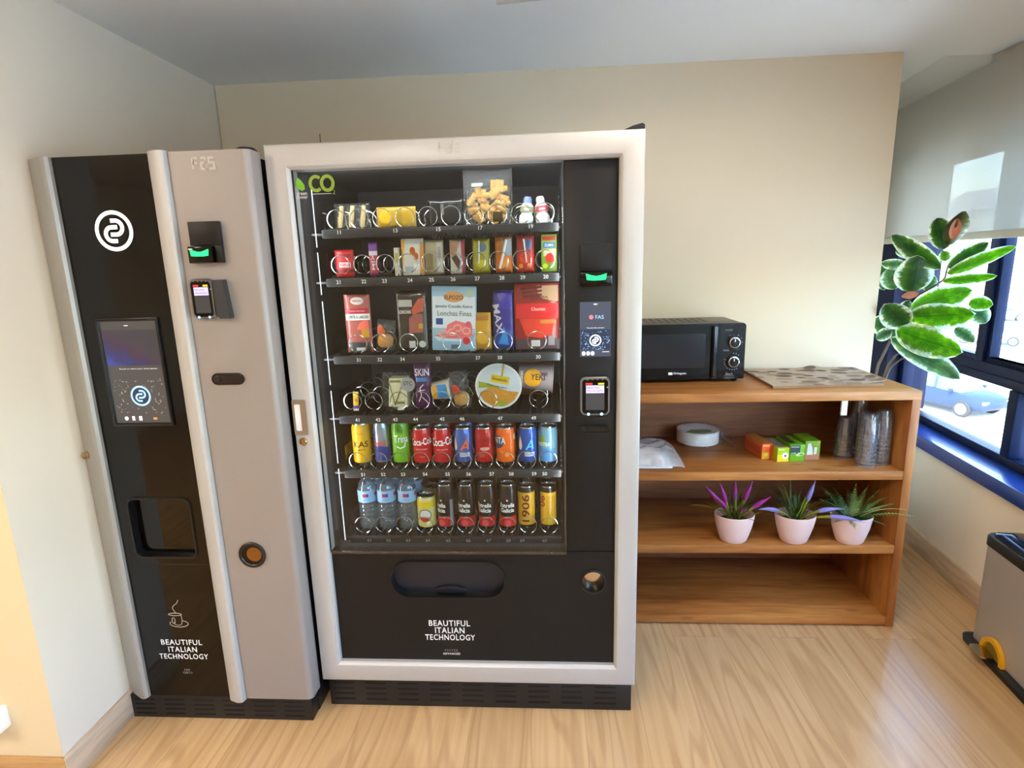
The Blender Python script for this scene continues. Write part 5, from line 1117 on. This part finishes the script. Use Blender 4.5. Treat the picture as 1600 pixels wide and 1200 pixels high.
for x, y, n, p, nm in STK:
    for k in range(n):
        lb = 'clear plastic cup upside down in the %s, %s' % (nm, 'topmost' if k == n-1 else 'lowest' if k == 0 else ORD[k]+' from the bottom')
        loc = (x+.001*sin(k*2.3), y+.001*cos(k*1.9), ZS+.001+p*k)
        if first:
            tag(cup0, lb, 'cup', 'stacked clear cups'); cup0.location = loc; first = False
        else: dup(cup0, lb, loc)
    R = random.Random(int(x*1000)); bm = B(); nn = 28; top = p*(n-1)+.088
    loops = []
    for i in range(13):
        z = top*i/12; kk = .0365 if i < 12 else .026
        loops.append([(x+(kk+R.uniform(-.0022, .0016))*cos(2*pi*j/nn), y+(kk+R.uniform(-.0022, .0016))*sin(2*pi*j/nn), ZS+.0015+z) for j in range(nn)])
    RR = ring_strip(bm, loops); bm.faces.new(RR[-1])
    sl = obj('cup_sleeve', bm, clear('sleeve_film', 'f4f4f6', .05, .04, wrinkle=1, wscale=70, haze=.01), None, angle=50); tag(sl, 'crinkled clear sleeve around the %s of cups' % nm, 'plastic sleeve')

# pots with small artificial plants
def grass_plant(name, label, cat, x, y, seed, flower, n_leaf, group=None, fern=False):
    R = random.Random(seed)
    o = thing(name, label, cat, (x, y, ZL), group='pink pots on the lower shelf', world=False)
    bm = B()
    prof = [(.040, .001), (.046, 0), (.052, .006), (.060, .030), (.070, .065), (.0765, .100), (.078, .116), (.0765, .1175), (.0745, .116), (.072, .100), (.064, .060), (0, .058)]
    lathe(bm, prof, 44, M=Matrix.Diagonal((1.0, .80, 1, 1))); pot = obj('pot', bm, pm('pale_pink_ceramic', 'e2c0b8', .55, var=.03, vscale=40), o)
    bm = B(); lathe(bm, [(.069, .084), (0, .092)], 24, M=Matrix.Diagonal((.97, .78, 1, 1)), cap=False); obj('moss', bm, pm('dark_moss', '2c3018', .95, var=.4, vscale=60, bump=1, bscale=90), o)
    return o, R
def blade(bm, base, az, L, w, lean, curl, n=8, zbase=.085):
    """arched grass blade"""
    d = Vector((cos(az), sin(az), 0)); s = Vector((-sin(az), cos(az), 0)); p = Vector(base); a = lean; prev = None
    for i in range(n+1):
        t = i/n; ww = w*(.55+.9*t)*(1-t)**.7+.0004 if t < 1 else .0003
        q = (bm.verts.new(p-s*ww+Vector((0, 0, .25*ww))), bm.verts.new(p+Vector((0, 0, -.12*ww))), bm.verts.new(p+s*ww+Vector((0, 0, .25*ww))))
        if prev:
            bm.faces.new((prev[0], q[0], q[1], prev[1])); bm.faces.new((prev[1], q[1], q[2], prev[2]))
        prev = q; p = p+(d*sin(a)+Vector((0, 0, cos(a))))*(L/n); a += curl/n
M_gr = pm('grass_green', '35511c', .5, var=.35, vscale=30); M_gr2 = pm('yellow_green', '7a7a1c', .5, var=.3, vscale=30)
M_mag = pm('magenta_petal', '8a1878', .6, var=.3, vscale=40); M_lil = pm('lilac_petal', '7f78b4', .6, var=.2, vscale=40)
def flower_spike(o, bm_name, base, az, L, lean, curl, petal):
    d = Vector((cos(az), sin(az), 0)); pts = []; p = Vector(base); a = lean
    for i in range(9): pts.append(p.copy()); p = p+(d*sin(a)+Vector((0, 0, cos(a))))*(L/8); a += curl/8
    bm = B(); tube(bm, pts[:5], [.0018, .0022, .003, .005, .006], 8); obj('flower_stem', bm, M_gr2, o)
    bm = B(); tube(bm, pts[4:], [.0075, .0095, .0075, .0035, .0006], 10); obj('flower', bm, petal, o)
def tuft(o, R, n, Lr, leanr, name='leaf', mats=(M_gr, M_gr2)):
    for i in range(n):
        bm = B(); blade(bm, (R.uniform(-.020, .020), R.uniform(-.016, .016), .084), R.uniform(0, 2*pi), R.uniform(*Lr), R.uniform(.0036, .0056), R.uniform(*leanr), R.uniform(.2, .9)); obj(name, bm, mats[0 if R.random() < .72 else 1], o)
o, R = grass_plant('potted_plant', 'left pink pot with grass leaves and magenta flowers', 'plant', 1.526, .542, 41, 'm', 0)
tuft(o, R, 46, (.08, .15), (.05, .85))
bm = B(); blade(bm, (-.01, -.01, .085), radians(178), .19, .005, .75, 1.0); obj('leaf', bm, M_gr2, o)
bm = B(); blade(bm, (.01, -.01, .085), radians(-8), .20, .0045, .95, .75); obj('leaf', bm, M_gr2, o)
bm = B(); blade(bm, (.01, 0, .085), radians(10), .18, .004, .55, .25); obj('leaf', bm, M_gr, o)
for az, L, le, cu in ((185, .19, .55, .2), (176, .17, .28, .1), (200, .14, .40, .5), (5, .18, .30, .05), (-6, .17, .75, .25), (-60, .10, .35, .6), (80, .17, .1, .3)): flower_spike(o, 'flower', (.01*cos(radians(az)), 0, .085), radians(az), L, le, cu, M_mag)
o, R = grass_plant('potted_plant', 'middle pink pot with grass leaves and lilac blue flowers', 'plant', 1.764, .540, 42, 'l', 0)
tuft(o, R, 44, (.09, .17), (.0, .7))
for az, L, le, cu in ((-172, .17, .75, 1.0), (-12, .18, .80, .85), (8, .19, .38, -.1), (-20, .24, 1.1, .75)): flower_spike(o, 'flower', (.008*cos(radians(az)), -.006, .085), radians(az), L, le, cu, M_lil)
bm = B(); blade(bm, (-.01, 0, .085), radians(165), .18, .004, .6, .15); obj('leaf', bm, M_gr, o)
o, R = grass_plant('potted_plant', 'right pink pot with dark green fern fronds', 'plant', 1.980, .536, 43, 'f', 0)
M_fern = pm('fern_green', '35561f', .5, var=.4, vscale=30); M_fern2 = pm('fern_light_green', '6d8a3c', .5, var=.3, vscale=30)
def frond(o, base, az, L, lean, curl, mat, n=17, w=.022):
    d = Vector((cos(az), sin(az), 0)); s = Vector((-sin(az), cos(az), 0)); p = Vector(base); a = lean; bm = B()
    for i in range(n+1):
        t = i/n; dirv = d*sin(a)+Vector((0, 0, cos(a))); nrm = dirv.cross(s)
        if i > 1:
            ll = w*(1-t)**.6*min(1, .35+t*2)
            for sg in (-1, 1):
                q = p+s*sg*ll+dirv*ll*.55-nrm*ll*.12
                k = L/n*.26
                v = [bm.verts.new(x) for x in (p-dirv*k, p+s*sg*ll*.5-dirv*k*.3+dirv*ll*.2, q, p+s*sg*ll*.45+dirv*(k*1.2+ll*.25), p+dirv*k)]
                bm.faces.new(v)
        v0 = p; p = p+dirv*(L/n); a += curl/n
        tube(bm, [v0, p], .0009, 5)
    obj('frond', bm, mat, o)
for i in range(30):
    az = radians(i*137.5); near = sin(az) < -.3
    frond(o, (.016*cos(az), .012*sin(az), .088), az, R.uniform(.07, .11) if near else R.uniform(.11, .17), R.uniform(.35, 1.05), R.uniform(.3, 1.1), M_fern if i % 4 else M_fern2)
for az, L, le, cu in ((0, .18, .8, .7), (-16, .20, .95, .85), (14, .17, .6, .9)): frond(o, (.014, -.006, .09), radians(az), L, le, cu, M_fern2)
for az, L in ((4, .19), (-14, .20)):
    bm = B(); blade(bm, (.01, -.005, .09), radians(az), L, .004, .8, 1.0); obj('leaf', bm, pm('pale_leaf_tip', 'a8b080', .5), o)

# ================================================================ RUBBER PLANT IN THE ALCOVE
def leaf_mat(name, c_in, c_mid, c_edge, pale=.0):
    m = bpy.data.materials.new(name); m.use_nodes = True; t = m.node_tree; t.nodes.clear(); N = t.nodes.new; Lk = t.links.new
    uv = N('ShaderNodeUVMap'); sp = N('ShaderNodeSeparateXYZ'); Lk(uv.outputs[0], sp.inputs[0])
    # |across| 0..1 from the midrib, plus ragged noise
    sb = N('ShaderNodeMath'); sb.operation = 'SUBTRACT'; sb.inputs[1].default_value = .5; Lk(sp.outputs['Y'], sb.inputs[0])
    ab = N('ShaderNodeMath'); ab.operation = 'ABSOLUTE'; Lk(sb.outputs[0], ab.inputs[0])
    mp = N('ShaderNodeMapping'); mp.inputs['Scale'].default_value = (9, 2.2, 1); Lk(uv.outputs[0], mp.inputs[0])
    nz = N('ShaderNodeTexNoise'); nz.inputs['Scale'].default_value = 1.3; nz.inputs['Detail'].default_value = 4; Lk(mp.outputs[0], nz.inputs['Vector'])
    ma = N('ShaderNodeMath'); ma.operation = 'MULTIPLY_ADD'; ma.inputs[1].default_value = .30; Lk(nz.outputs['Fac'], ma.inputs[0]); Lk(ab.outputs[0], ma.inputs[2])
    r = N('ShaderNodeValToRGB'); e = r.color_ramp.elements; e[0].position = .16; e[0].color = lin(c_in); e[1].position = .57; e[1].color = lin(c_edge)
    k = e.new(.49); k.color = lin(c_mid); k = e.new(.30); k.color = lin(c_in); r.color_ramp.interpolation = 'LINEAR'
    Lk(ma.outputs[0], r.inputs[0])
    # lighter blotches between the veins
    mb = N('ShaderNodeMapping'); mb.inputs['Scale'].default_value = (5, 2.4, 1); Lk(uv.outputs[0], mb.inputs[0]); oi = N('ShaderNodeObjectInfo')
    ob = N('ShaderNodeVectorMath'); ob.operation = 'ADD'; Lk(mb.outputs[0], ob.inputs[0]); Lk(oi.outputs['Random'], ob.inputs[1])
    nb_ = N('ShaderNodeTexNoise'); nb_.inputs['Scale'].default_value = 1.6; nb_.inputs['Detail'].default_value = 3; Lk(ob.outputs[0], nb_.inputs['Vector'])
    rb_ = N('ShaderNodeValToRGB'); rb_.color_ramp.elements[0].position = .48; rb_.color_ramp.elements[0].color = (.62, .7, .75, 1); rb_.color_ramp.elements[1].position = .60; rb_.color_ramp.elements[1].color = (1.35, 1.3, 1.0, 1); Lk(nb_.outputs['Fac'], rb_.inputs[0])
    xb = N('ShaderNodeMix'); xb.data_type = 'RGBA'; xb.blend_type = 'MULTIPLY'; xb.inputs[0].default_value = .85; Lk(r.outputs[0], xb.inputs[6]); Lk(rb_.outputs[0], xb.inputs[7])
    # side veins
    wv = N('ShaderNodeMath'); wv.operation = 'MULTIPLY_ADD'; wv.inputs[1].default_value = 1.1; Lk(ab.outputs[0], wv.inputs[0])
    ng = N('ShaderNodeMath'); ng.operation = 'MULTIPLY'; ng.inputs[1].default_value = -1; Lk(sp.outputs['X'], ng.inputs[0]); Lk(ng.outputs[0], wv.inputs[2])
    w2 = N('ShaderNodeMath'); w2.operation = 'MULTIPLY'; w2.inputs[1].default_value = 62; Lk(wv.outputs[0], w2.inputs[0])
    sn = N('ShaderNodeMath'); sn.operation = 'SINE'; Lk(w2.outputs[0], sn.inputs[0])
    rv = N('ShaderNodeValToRGB'); rv.color_ramp.elements[0].position = .86; rv.color_ramp.elements[0].color = (1, 1, 1, 1); rv.color_ramp.elements[1].position = 1; rv.color_ramp.elements[1].color = (.45, .55, .42, 1); Lk(sn.outputs[0], rv.inputs[0])
    mr = N('ShaderNodeValToRGB'); mr.color_ramp.elements[0].position = .008; mr.color_ramp.elements[0].color = (.42, .48, .30, 1); mr.color_ramp.elements[1].position = .02; mr.color_ramp.elements[1].color = (1, 1, 1, 1); Lk(ab.outputs[0], mr.inputs[0])
    x1 = N('ShaderNodeMix'); x1.data_type = 'RGBA'; x1.blend_type = 'MULTIPLY'; x1.inputs[0].default_value = 1; Lk(xb.outputs[2], x1.inputs[6]); Lk(rv.outputs[0], x1.inputs[7])
    x2 = N('ShaderNodeMix'); x2.data_type = 'RGBA'; x2.blend_type = 'MULTIPLY'; x2.inputs[0].default_value = 1; Lk(x1.outputs[2], x2.inputs[6]); Lk(mr.outputs[0], x2.inputs[7])
    pb = N('ShaderNodeBsdfPrincipled'); pb.inputs['Roughness'].default_value = .32; Lk(x2.outputs[2], pb.inputs['Base Color'])
    tl = N('ShaderNodeBsdfTranslucent'); sat = N('ShaderNodeHueSaturation'); sat.inputs['Saturation'].default_value = 1.25; sat.inputs['Value'].default_value = 1.2; Lk(x2.outputs[2], sat.inputs['Color']); Lk(sat.outputs[0], tl.inputs[0])
    mx = N('ShaderNodeMixShader'); mx.inputs[0].default_value = .42; Lk(pb.outputs[0], mx.inputs[1]); Lk(tl.outputs[0], mx.inputs[2])
    out = N('ShaderNodeOutputMaterial'); Lk(mx.outputs[0], out.inputs[0]); return m
ML = [leaf_mat('leaf_deep_green', '2c4a26', '4f6f34', 'f2f4e0'), leaf_mat('leaf_grey_green', '3d5c3c', '7a9a6a', 'f4f6e6'), leaf_mat('leaf_young_bud', '4a4a28', '8a8a58', 'e0dcc0'), leaf_mat('leaf_bright_green', '44781e', '6a9c2e', 'f6faE0')]
LEAVES = [
((2.375, .985, 1.168), (2.262, .972, 1.270), .108, 0),
((2.375, .98, 1.311), (2.373, .955, 1.469), .133, 0), ((2.382, 1.114, 1.319), (2.361, 1.128, 1.416), .086, 1), ((2.401, 1.072, 1.434), (2.336, 1.156, 1.436), .047, 1),
((2.4, 1.011, 1.468), (2.348, 1.081, 1.494), .042, 1), ((2.446, .907, 1.415), (2.322, 1.07, 1.561), .078, 0), ((2.453, .921, 1.492), (2.423, .945, 1.622), .086, 0),
((2.457, .888, 1.415), (2.508, .756, 1.513), .066, 0), ((2.447, .867, 1.393), (2.531, .639, 1.496), .050, 3),
((2.455, .904, 1.362), (2.539, .724, 1.387), .043, 3), ((2.409, 1.037, 1.231), (2.524, .83, 1.326), .103, 3), ((2.385, .983, 1.206), (2.509, .764, 1.238), .108, 3),
((2.513, .817, 1.275), (2.55, .738, 1.273), .059, 3), ((2.54, .839, 1.262), (2.572, .791, 1.196), .07, 1), ((2.352, 1.002, 1.142), (2.496, .786, 1.075), .121, 3),
((2.347, 1.032, 1.105), (2.512, .808, .955), .093, 1), ((2.361, 1.062, 1.134), (2.322, 1.116, 1.091), .052, 1), ((2.408, 1.124, 1.136), (2.345, 1.195, 1.166), .093, 0),
((2.516, .885, 1.162), (2.557, .822, 1.111), .054, 1), ((2.47, .923, 1.444), (2.46, .931, 1.487), .043, 3), ((2.451, 1.0, 1.319), (2.461, .972, 1.386), .06, 1),
((2.37, 1.18, 1.312), (2.345, 1.194, 1.447), .056, 0), ((2.384, 1.038, 1.212), (2.393, 1.016, 1.275), .046, 1), ((2.382, 1.058, 1.093), (2.357, 1.08, 1.162), .043, 1)]
STEMS = [[(2.345, 1.175, .30), (2.348, 1.15, .62), (2.353, 1.132, .923), (2.36, 1.116, .997), (2.376, 1.082, 1.098), (2.387, 1.06, 1.164), (2.396, 1.04, 1.212), (2.399, 1.026, 1.274), (2.432, .97, 1.318), (2.461, .914, 1.366), (2.463, .903, 1.402), (2.462, .894, 1.441)],
[(2.365, 1.16, .30), (2.372, 1.13, .65), (2.377, 1.104, .92), (2.391, 1.076, 1.003), (2.4, 1.062, 1.025), (2.435, 1.009, 1.068)], [(2.385, 1.165, .30), (2.384, 1.13, .65), (2.382, 1.099, .917), (2.405, 1.06, .993), (2.424, 1.032, 1.014)]]
rp = thing('rubber_plant', 'tall variegated rubber plant with cream edged leaves in front of the window', 'plant', (2.37, 1.17, 0))
bm = B(); lathe(bm, [(.09, 0), (.12, .28), (.13, .28), (.13, .31), (.118, .31), (.112, .28), (0, .275)], 32, (2.37, 1.17, .002)); obj('pot', bm, pm('dark_plant_pot', '3a3a3c', .5), rp)
M_bark = pm('grey_brown_bark', '5a4c40', .7, var=.3, vscale=40)
for i, s in enumerate(STEMS):
    # resample for a smooth stem
    P = [Vector(p) for p in s]; Q = []
    for k in range(len(P)-1):
        a, b_, c, d = P[max(k-1, 0)], P[k], P[k+1], P[min(k+2, len(P)-1)]
        for j in range(4):
            t = j/4; Q.append(.5*((2*b_)+(c-a)*t+(2*a-5*b_+4*c-d)*t*t+(3*b_-a-3*c+d)*t**3))
    Q.append(P[-1]); n = len(Q)
    bm = B(); tube(bm, Q, [.0075-.0045*k/n for k in range(n)], 8); obj('stem', bm, M_bark, rp)
CAMP = Vector((.783, -1.643, 1.493))
def add_leaf(b0, t0, w, mat, roll=0, bend=.10, cup=.10, nu=18, nv=10, name='leaf', seed=0):
    b_, t_ = Vector(b0), Vector(t0); ax = t_-b_; L = ax.length; ax.normalize()
    view = (CAMP-(b_+t_)/2).normalized(); side = ax.cross(view).normalized(); nrm = side.cross(ax).normalized()
    side = (side*cos(roll)+nrm*sin(roll)).normalized(); nrm = side.cross(ax).normalized()
    R = random.Random(seed); ph = R.uniform(0, 6)
    bm = B(); uvl = bm.loops.layers.uv.new('UVMap'); V = {}; W = w/2/max(.35, cos(roll))
    for i in range(nu+1):
        t = i/nu; wid = 1.08*W*(sin(pi*min(1, t**.92))**.55)
        if t > .96: wid *= max(0, (1-t)/.04)**.5
        if t < .05: wid = max(wid*(t/.05), .0006)
        for j in range(nv+1):
            s = (j/nv-.5)*2
            off = bend*L*sin(pi*t)*.5+cup*W*(s*s)*1.0+.020*W*sin(9*t+ph)*abs(s)**3*2
            V[i, j] = (bm.verts.new(b_+ax*L*t+side*wid*s+nrm*off), (t, j/nv))
    for i in range(nu):
        for j in range(nv):
            q = [V[i, j], V[i+1, j], V[i+1, j+1], V[i, j+1]]; f = bm.faces.new([x[0] for x in q])
            for lp, x in zip(f.loops, q): lp[uvl].uv = x[1]
    bmesh.ops.remove_doubles(bm, verts=bm.verts, dist=1e-6)
    o = obj(name, bm, mat, rp, angle=80); return o
for i, (b0, t0, w, k) in enumerate(LEAVES):
    add_leaf(b0, t0, w, ML[k], roll=(.25, -.3, .1, .35, -.2)[i % 5], bend=(.08, .14, .05)[i % 3], cup=(.25, -.2, .3)[i % 3], seed=i)
# curled young leaf at the top, pink sheath at the side
bm = B(); uvl = bm.loops.layers.uv.new('UVMap'); a, c = Vector((2.444, .880, 1.512)), Vector((2.462, .845, 1.640)); n = 14; m_ = 18; V = {}
for i in range(n+1):
    t = i/n; rr = .040*sin(pi*(t*.90+.07))**.8; p = a.lerp(c, t)
    for j in range(m_+1):
        th = 2*pi*j/m_*.95; V[i, j] = (bm.verts.new(p+Vector((cos(th)*rr*1.05, sin(th)*rr*.9, 0))), (t, j/m_))
for i in range(n):
    for j in range(m_):
        q = [V[i, j], V[i+1, j], V[i+1, j+1], V[i, j+1]]; f = bm.faces.new([x[0] for x in q])
        for lp, x in zip(f.loops, q): lp[uvl].uv = x[1]
obj('young_leaf', bm, ML[2], rp, angle=80)
M_pink = pm('pink_sheath', 'cf8f78', .5, var=.15, vscale=40)
add_leaf((2.428, .838, 1.530), (2.436, .835, 1.612), .034, M_pink, cup=.9, name='leaf_sheath')
add_leaf((2.396, .955, 1.309), (2.353, 1.000, 1.294), .029, M_pink, cup=.6, name='leaf_sheath')

# ================================================================ PEDAL BIN beside the window wall
bn = thing('pedal_bin', 'brushed steel pedal bin with black lid and yellow pedal by the window wall', 'bin', (2.50, .25, 0))
def bl_(s0, s1, d0, d1, r, z, n=6): return [tuple(MW @ Vector((x, y, z))) for x, y in rrect(s0, s1, d0, d1, r, n)]
SA, SB = -.12, .405      # along the wall
bm = B(); R1 = ring_strip(bm, [bl_(SA, SB, -.165, -.022, .03, .028), bl_(SA, SB, -.165, -.022, .03, .418)]); bm.faces.new(R1[0]); bm.faces.new(R1[1]); obj('body', bm, pm('brushed_steel', 'bdb8b4', .42, .4, bump=.05, bscale=400), bn)
bm = B(); R1 = ring_strip(bm, [bl_(SA-.008, SB+.022, -.186, -.020, .03, .0005), bl_(SA-.008, SB+.024, -.188, -.020, .03, .022), bl_(SA, SB+.012, -.178, -.020, .03, .030)]); bm.faces.new(R1[0]); bm.faces.new(R1[-1]); obj('base', bm, M_black, bn)
bm = B(); R1 = ring_strip(bm, [bl_(SA-.004, SB+.004, -.170, -.018, .034, .4185), bl_(SA-.004, SB+.004, -.170, -.018, .034, .450), bl_(SA, SB, -.166, -.022, .032, .456)]); bm.faces.new(R1[0]); bm.faces.new(R1[-1]); obj('rim', bm, pm('bin_rim_black', '1a1c1f', .4), bn)
bm = B(); R1 = ring_strip(bm, [bl_(SA+.012, SB-.012, -.156, -.030, .03, .4562), bl_(SA+.014, SB-.014, -.154, -.032, .03, .466), bl_(SA+.05, SB-.05, -.12, -.06, .02, .480)]); bm.faces.new(R1[-1]); bm.faces.new(R1[0]); obj('lid', bm, pm('bin_lid_gloss', '0c1222', .12, coat=.5), bn)
M_yel = pm('yellow_plastic', 'e6a812', .4)
bm = B(); A = [(.262+.062*cos(t), .030+.074*sin(t)) for t in [pi*i/16 for i in range(17)]]; Bq = [(.262+.047*cos(t), .030+.058*sin(t)) for t in [pi*(16-i)/16 for i in range(17)]]
prism(bm, A+Bq, 0, .014, 'z'); bmesh.ops.transform(bm, matrix=MW @ Matrix(((1, 0, 0, 0), (0, 0, 1, -.1805), (0, 1, 0, 0), (0, 0, 0, 1))), verts=bm.verts); obj('pedal_arch', bm, M_yel, bn)
bm = B(); prism(bm, [(.262+.047*cos(t), .030+.058*sin(t)) for t in [pi*i/16 for i in range(17)]], 0, .004, 'z'); bmesh.ops.transform(bm, matrix=MW @ Matrix(((1, 0, 0, 0), (0, 0, 1, -.1705), (0, 1, 0, 0), (0, 0, 0, 1))), verts=bm.verts); obj('pedal_recess', bm, pm('pedal_recess_brown', '8a7020', .4), bn)
bm = B(); prism(bm, rrect(.236, .318, -.226, -.176, .022, 6), .040, .046, 'z', M=MW @ Matrix.Translation((0, 0, 0))); obj('pedal', bm, pm('steel_pedal', 'b8b4a4', .2, 1), bn)

# ================================================================ CARS in the street
def car_proto():
    o = thing('parked_car', '', 'car', (0, 0, 0), world=False)
    L, W2 = 4.1, .86
    sec = [(-2.05, .42, .62, .70), (-1.95, .35, .95, .78), (-1.3, .30, .98, .84), (-.4, .28, .96, .86), (.8, .28, .94, .86), (1.4, .30, .88, .84), (1.95, .34, .74, .76), (2.06, .42, .62, .62)]
    bm = B(); loops = []
    for x, zb, zt, w_ in sec:
        loops.append([(x, -w_*.92, zb), (x, -w_, zb+.12), (x, -w_, zb+.6*(zt-zb)), (x, -w_*.93, zt-.03), (x, -w_*.6, zt+.02), (x, w_*.6, zt+.02), (x, w_*.93, zt-.03), (x, w_, zb+.6*(zt-zb)), (x, w_, zb+.12), (x, w_*.92, zb)])
    R = ring_strip(bm, loops); bm.faces.new(R[0]); bm.faces.new(R[-1]); obj('car_body', bm, M_p0, o, angle=40)
    bm = B(); loops = []
    for x, zt, w_, zb in ((-1.9, .98, .60, .90), (-1.45, 1.36, .60, .92), (-.7, 1.47, .63, .92), (.1, 1.44, .63, .92), (.62, 1.22, .66, .92), (1.15, .93, .68, .88)):
        loops.append([(x, -w_*1.18, zb), (x, -w_, zt-.06), (x, -w_*.8, zt), (x, w_*.8, zt), (x, w_, zt-.06), (x, w_*1.18, zb)])
    R = ring_strip(bm, loops); bm.faces.new(R[0]); bm.faces.new(R[-1]); obj('cabin_glass', bm, pm('car_glass', '3a5058', .08, coat=.4), o, angle=40)
    bm = B(); prism(bm, [(-1.42, -.50), (.05, -.52), (.05, .52), (-1.42, .50)], 1.40, 1.492, 'z'); obj('roof', bm, M_p0, o)
    for x in (-.62, .12):
        for s in (-1, 1):
            bm = B(); tube(bm, [(x, s*.79, .94), (x-.05, s*.655, 1.40)], .03, 6); obj('pillar', bm, M_p0, o)
    for x in (-1.28, 1.30):
        for s in (-1, 1):
            bm = B(); WM = Matrix.Translation((x, s*.78, .32)) @ Matrix.Rotation(pi/2, 4, 'X')
            lathe(bm, [(.20, -.10), (.31, -.10), (.32, -.07), (.32, .07), (.31, .10), (.20, .10)], 28, M=WM); wh = obj('wheel', bm, pm('tyre_black', '1c1c1e', .8), o)
            bm = B(); lathe(bm, [(.21, -.105), (.21, .105)], 20, M=WM); obj('hub', bm, pm('alloy_hub', 'c9ccd0', .3, .6), wh)
    for s in (-1, 1):
        bm = B(); box(bm, 1.86, 2.03, s*.58-.14, s*.58+.14, .60, .70, .02); obj('headlight', bm, pm('headlight_glass', 'd8dce0', .1), o)
        bm = B(); box(bm, .78, .92, s*.90-.06, s*.90+.06, .92, 1.04, .02); obj('mirror', bm, M_p0, o)
    return o
M_p0 = pm('car_paint_blue_grey', '18263f', .45, spec=.3)
c0 = car_proto(); c0['label'] = 'dark blue grey car in the street, seen through the lower pane'
def place_car(c, x, y, h): c.location = (x, y, -4.9); c.rotation_euler = (0, 0, h)
hd = math.atan2(-.94, .33)
place_car(c0, 17.13, 22.25, hd)
def recolor(c, m):
    for ch in c.children:
        if ch.name.split('.')[0] in ('car_body', 'roof', 'pillar', 'mirror'):
            ch.data = ch.data.copy(); ch.data.materials[0] = m
c = dup(c0, 'white car in the street beyond the upper window pane', (31, 39, -4.9)); recolor(c, pm('car_paint_white', 'd8e0e2', .25, coat=.6)); c.rotation_euler = (0, 0, hd+.5)
c = dup(c0, 'silver teal car farther up the street above the white car', (41, 52, -4.9)); recolor(c, pm('car_paint_teal', '7fa8ac', .25, coat=.6)); c.rotation_euler = (0, 0, hd+1.3)
c = dup(c0, 'pale blue car in the street at the right edge, lower pane', (21.0, 17.6, -4.9)); recolor(c, pm('car_paint_pale', '8fa4c4', .25, coat=.6)); c.rotation_euler = (0, 0, hd+.2)
# pale building across the street, seen through the blind
bdg = thing('building', 'pale building across the street seen through the blind', 'building', (75, 60, -4.9))
bm = B(); box(bm, 70, 84, 20, 110, -4.9, 7.5); obj('wall', bm, pm('pale_facade', 'c9c4ba', .8, var=.05, vscale=.3), bdg, smooth=False)
bm = B(); prism(bm, [(69, 7.5), (77, 11.5), (85, 7.5)], 19, 111); obj('roof', bm, pm('grey_roof', '8a8c90', .8), bdg, smooth=False)

# shared group names for repeated things
GROUPS = {'drink_can': 'drink cans in the snack machine', 'water_bottle': 'water bottles in the snack machine', 'juice_pouch': 'juice pouches in the second row', 'sliced_meat_pack': 'sliced meat packs in the third row',
          'wrapped_muffin': 'cakes in clear wrap', 'chocolate_bar': 'chocolate bars in the second row', 'yoghurt_bottle': 'small bottles in the top row', 'tea_box': 'tea boxes on the upper shelf', 'cup_sleeve': 'sleeves around the cup stacks',
          'plastic_cup': 'stacked clear cups', 'paper_plate': 'paper plates in the clear bag', 'parked_car': 'cars in the street', 'ceiling_light': 'ceiling lights'}
for o in COL.objects:
    k = o.name.split('.')[0]
    if o.parent is None and k in GROUPS: o['group'] = GROUPS[k]
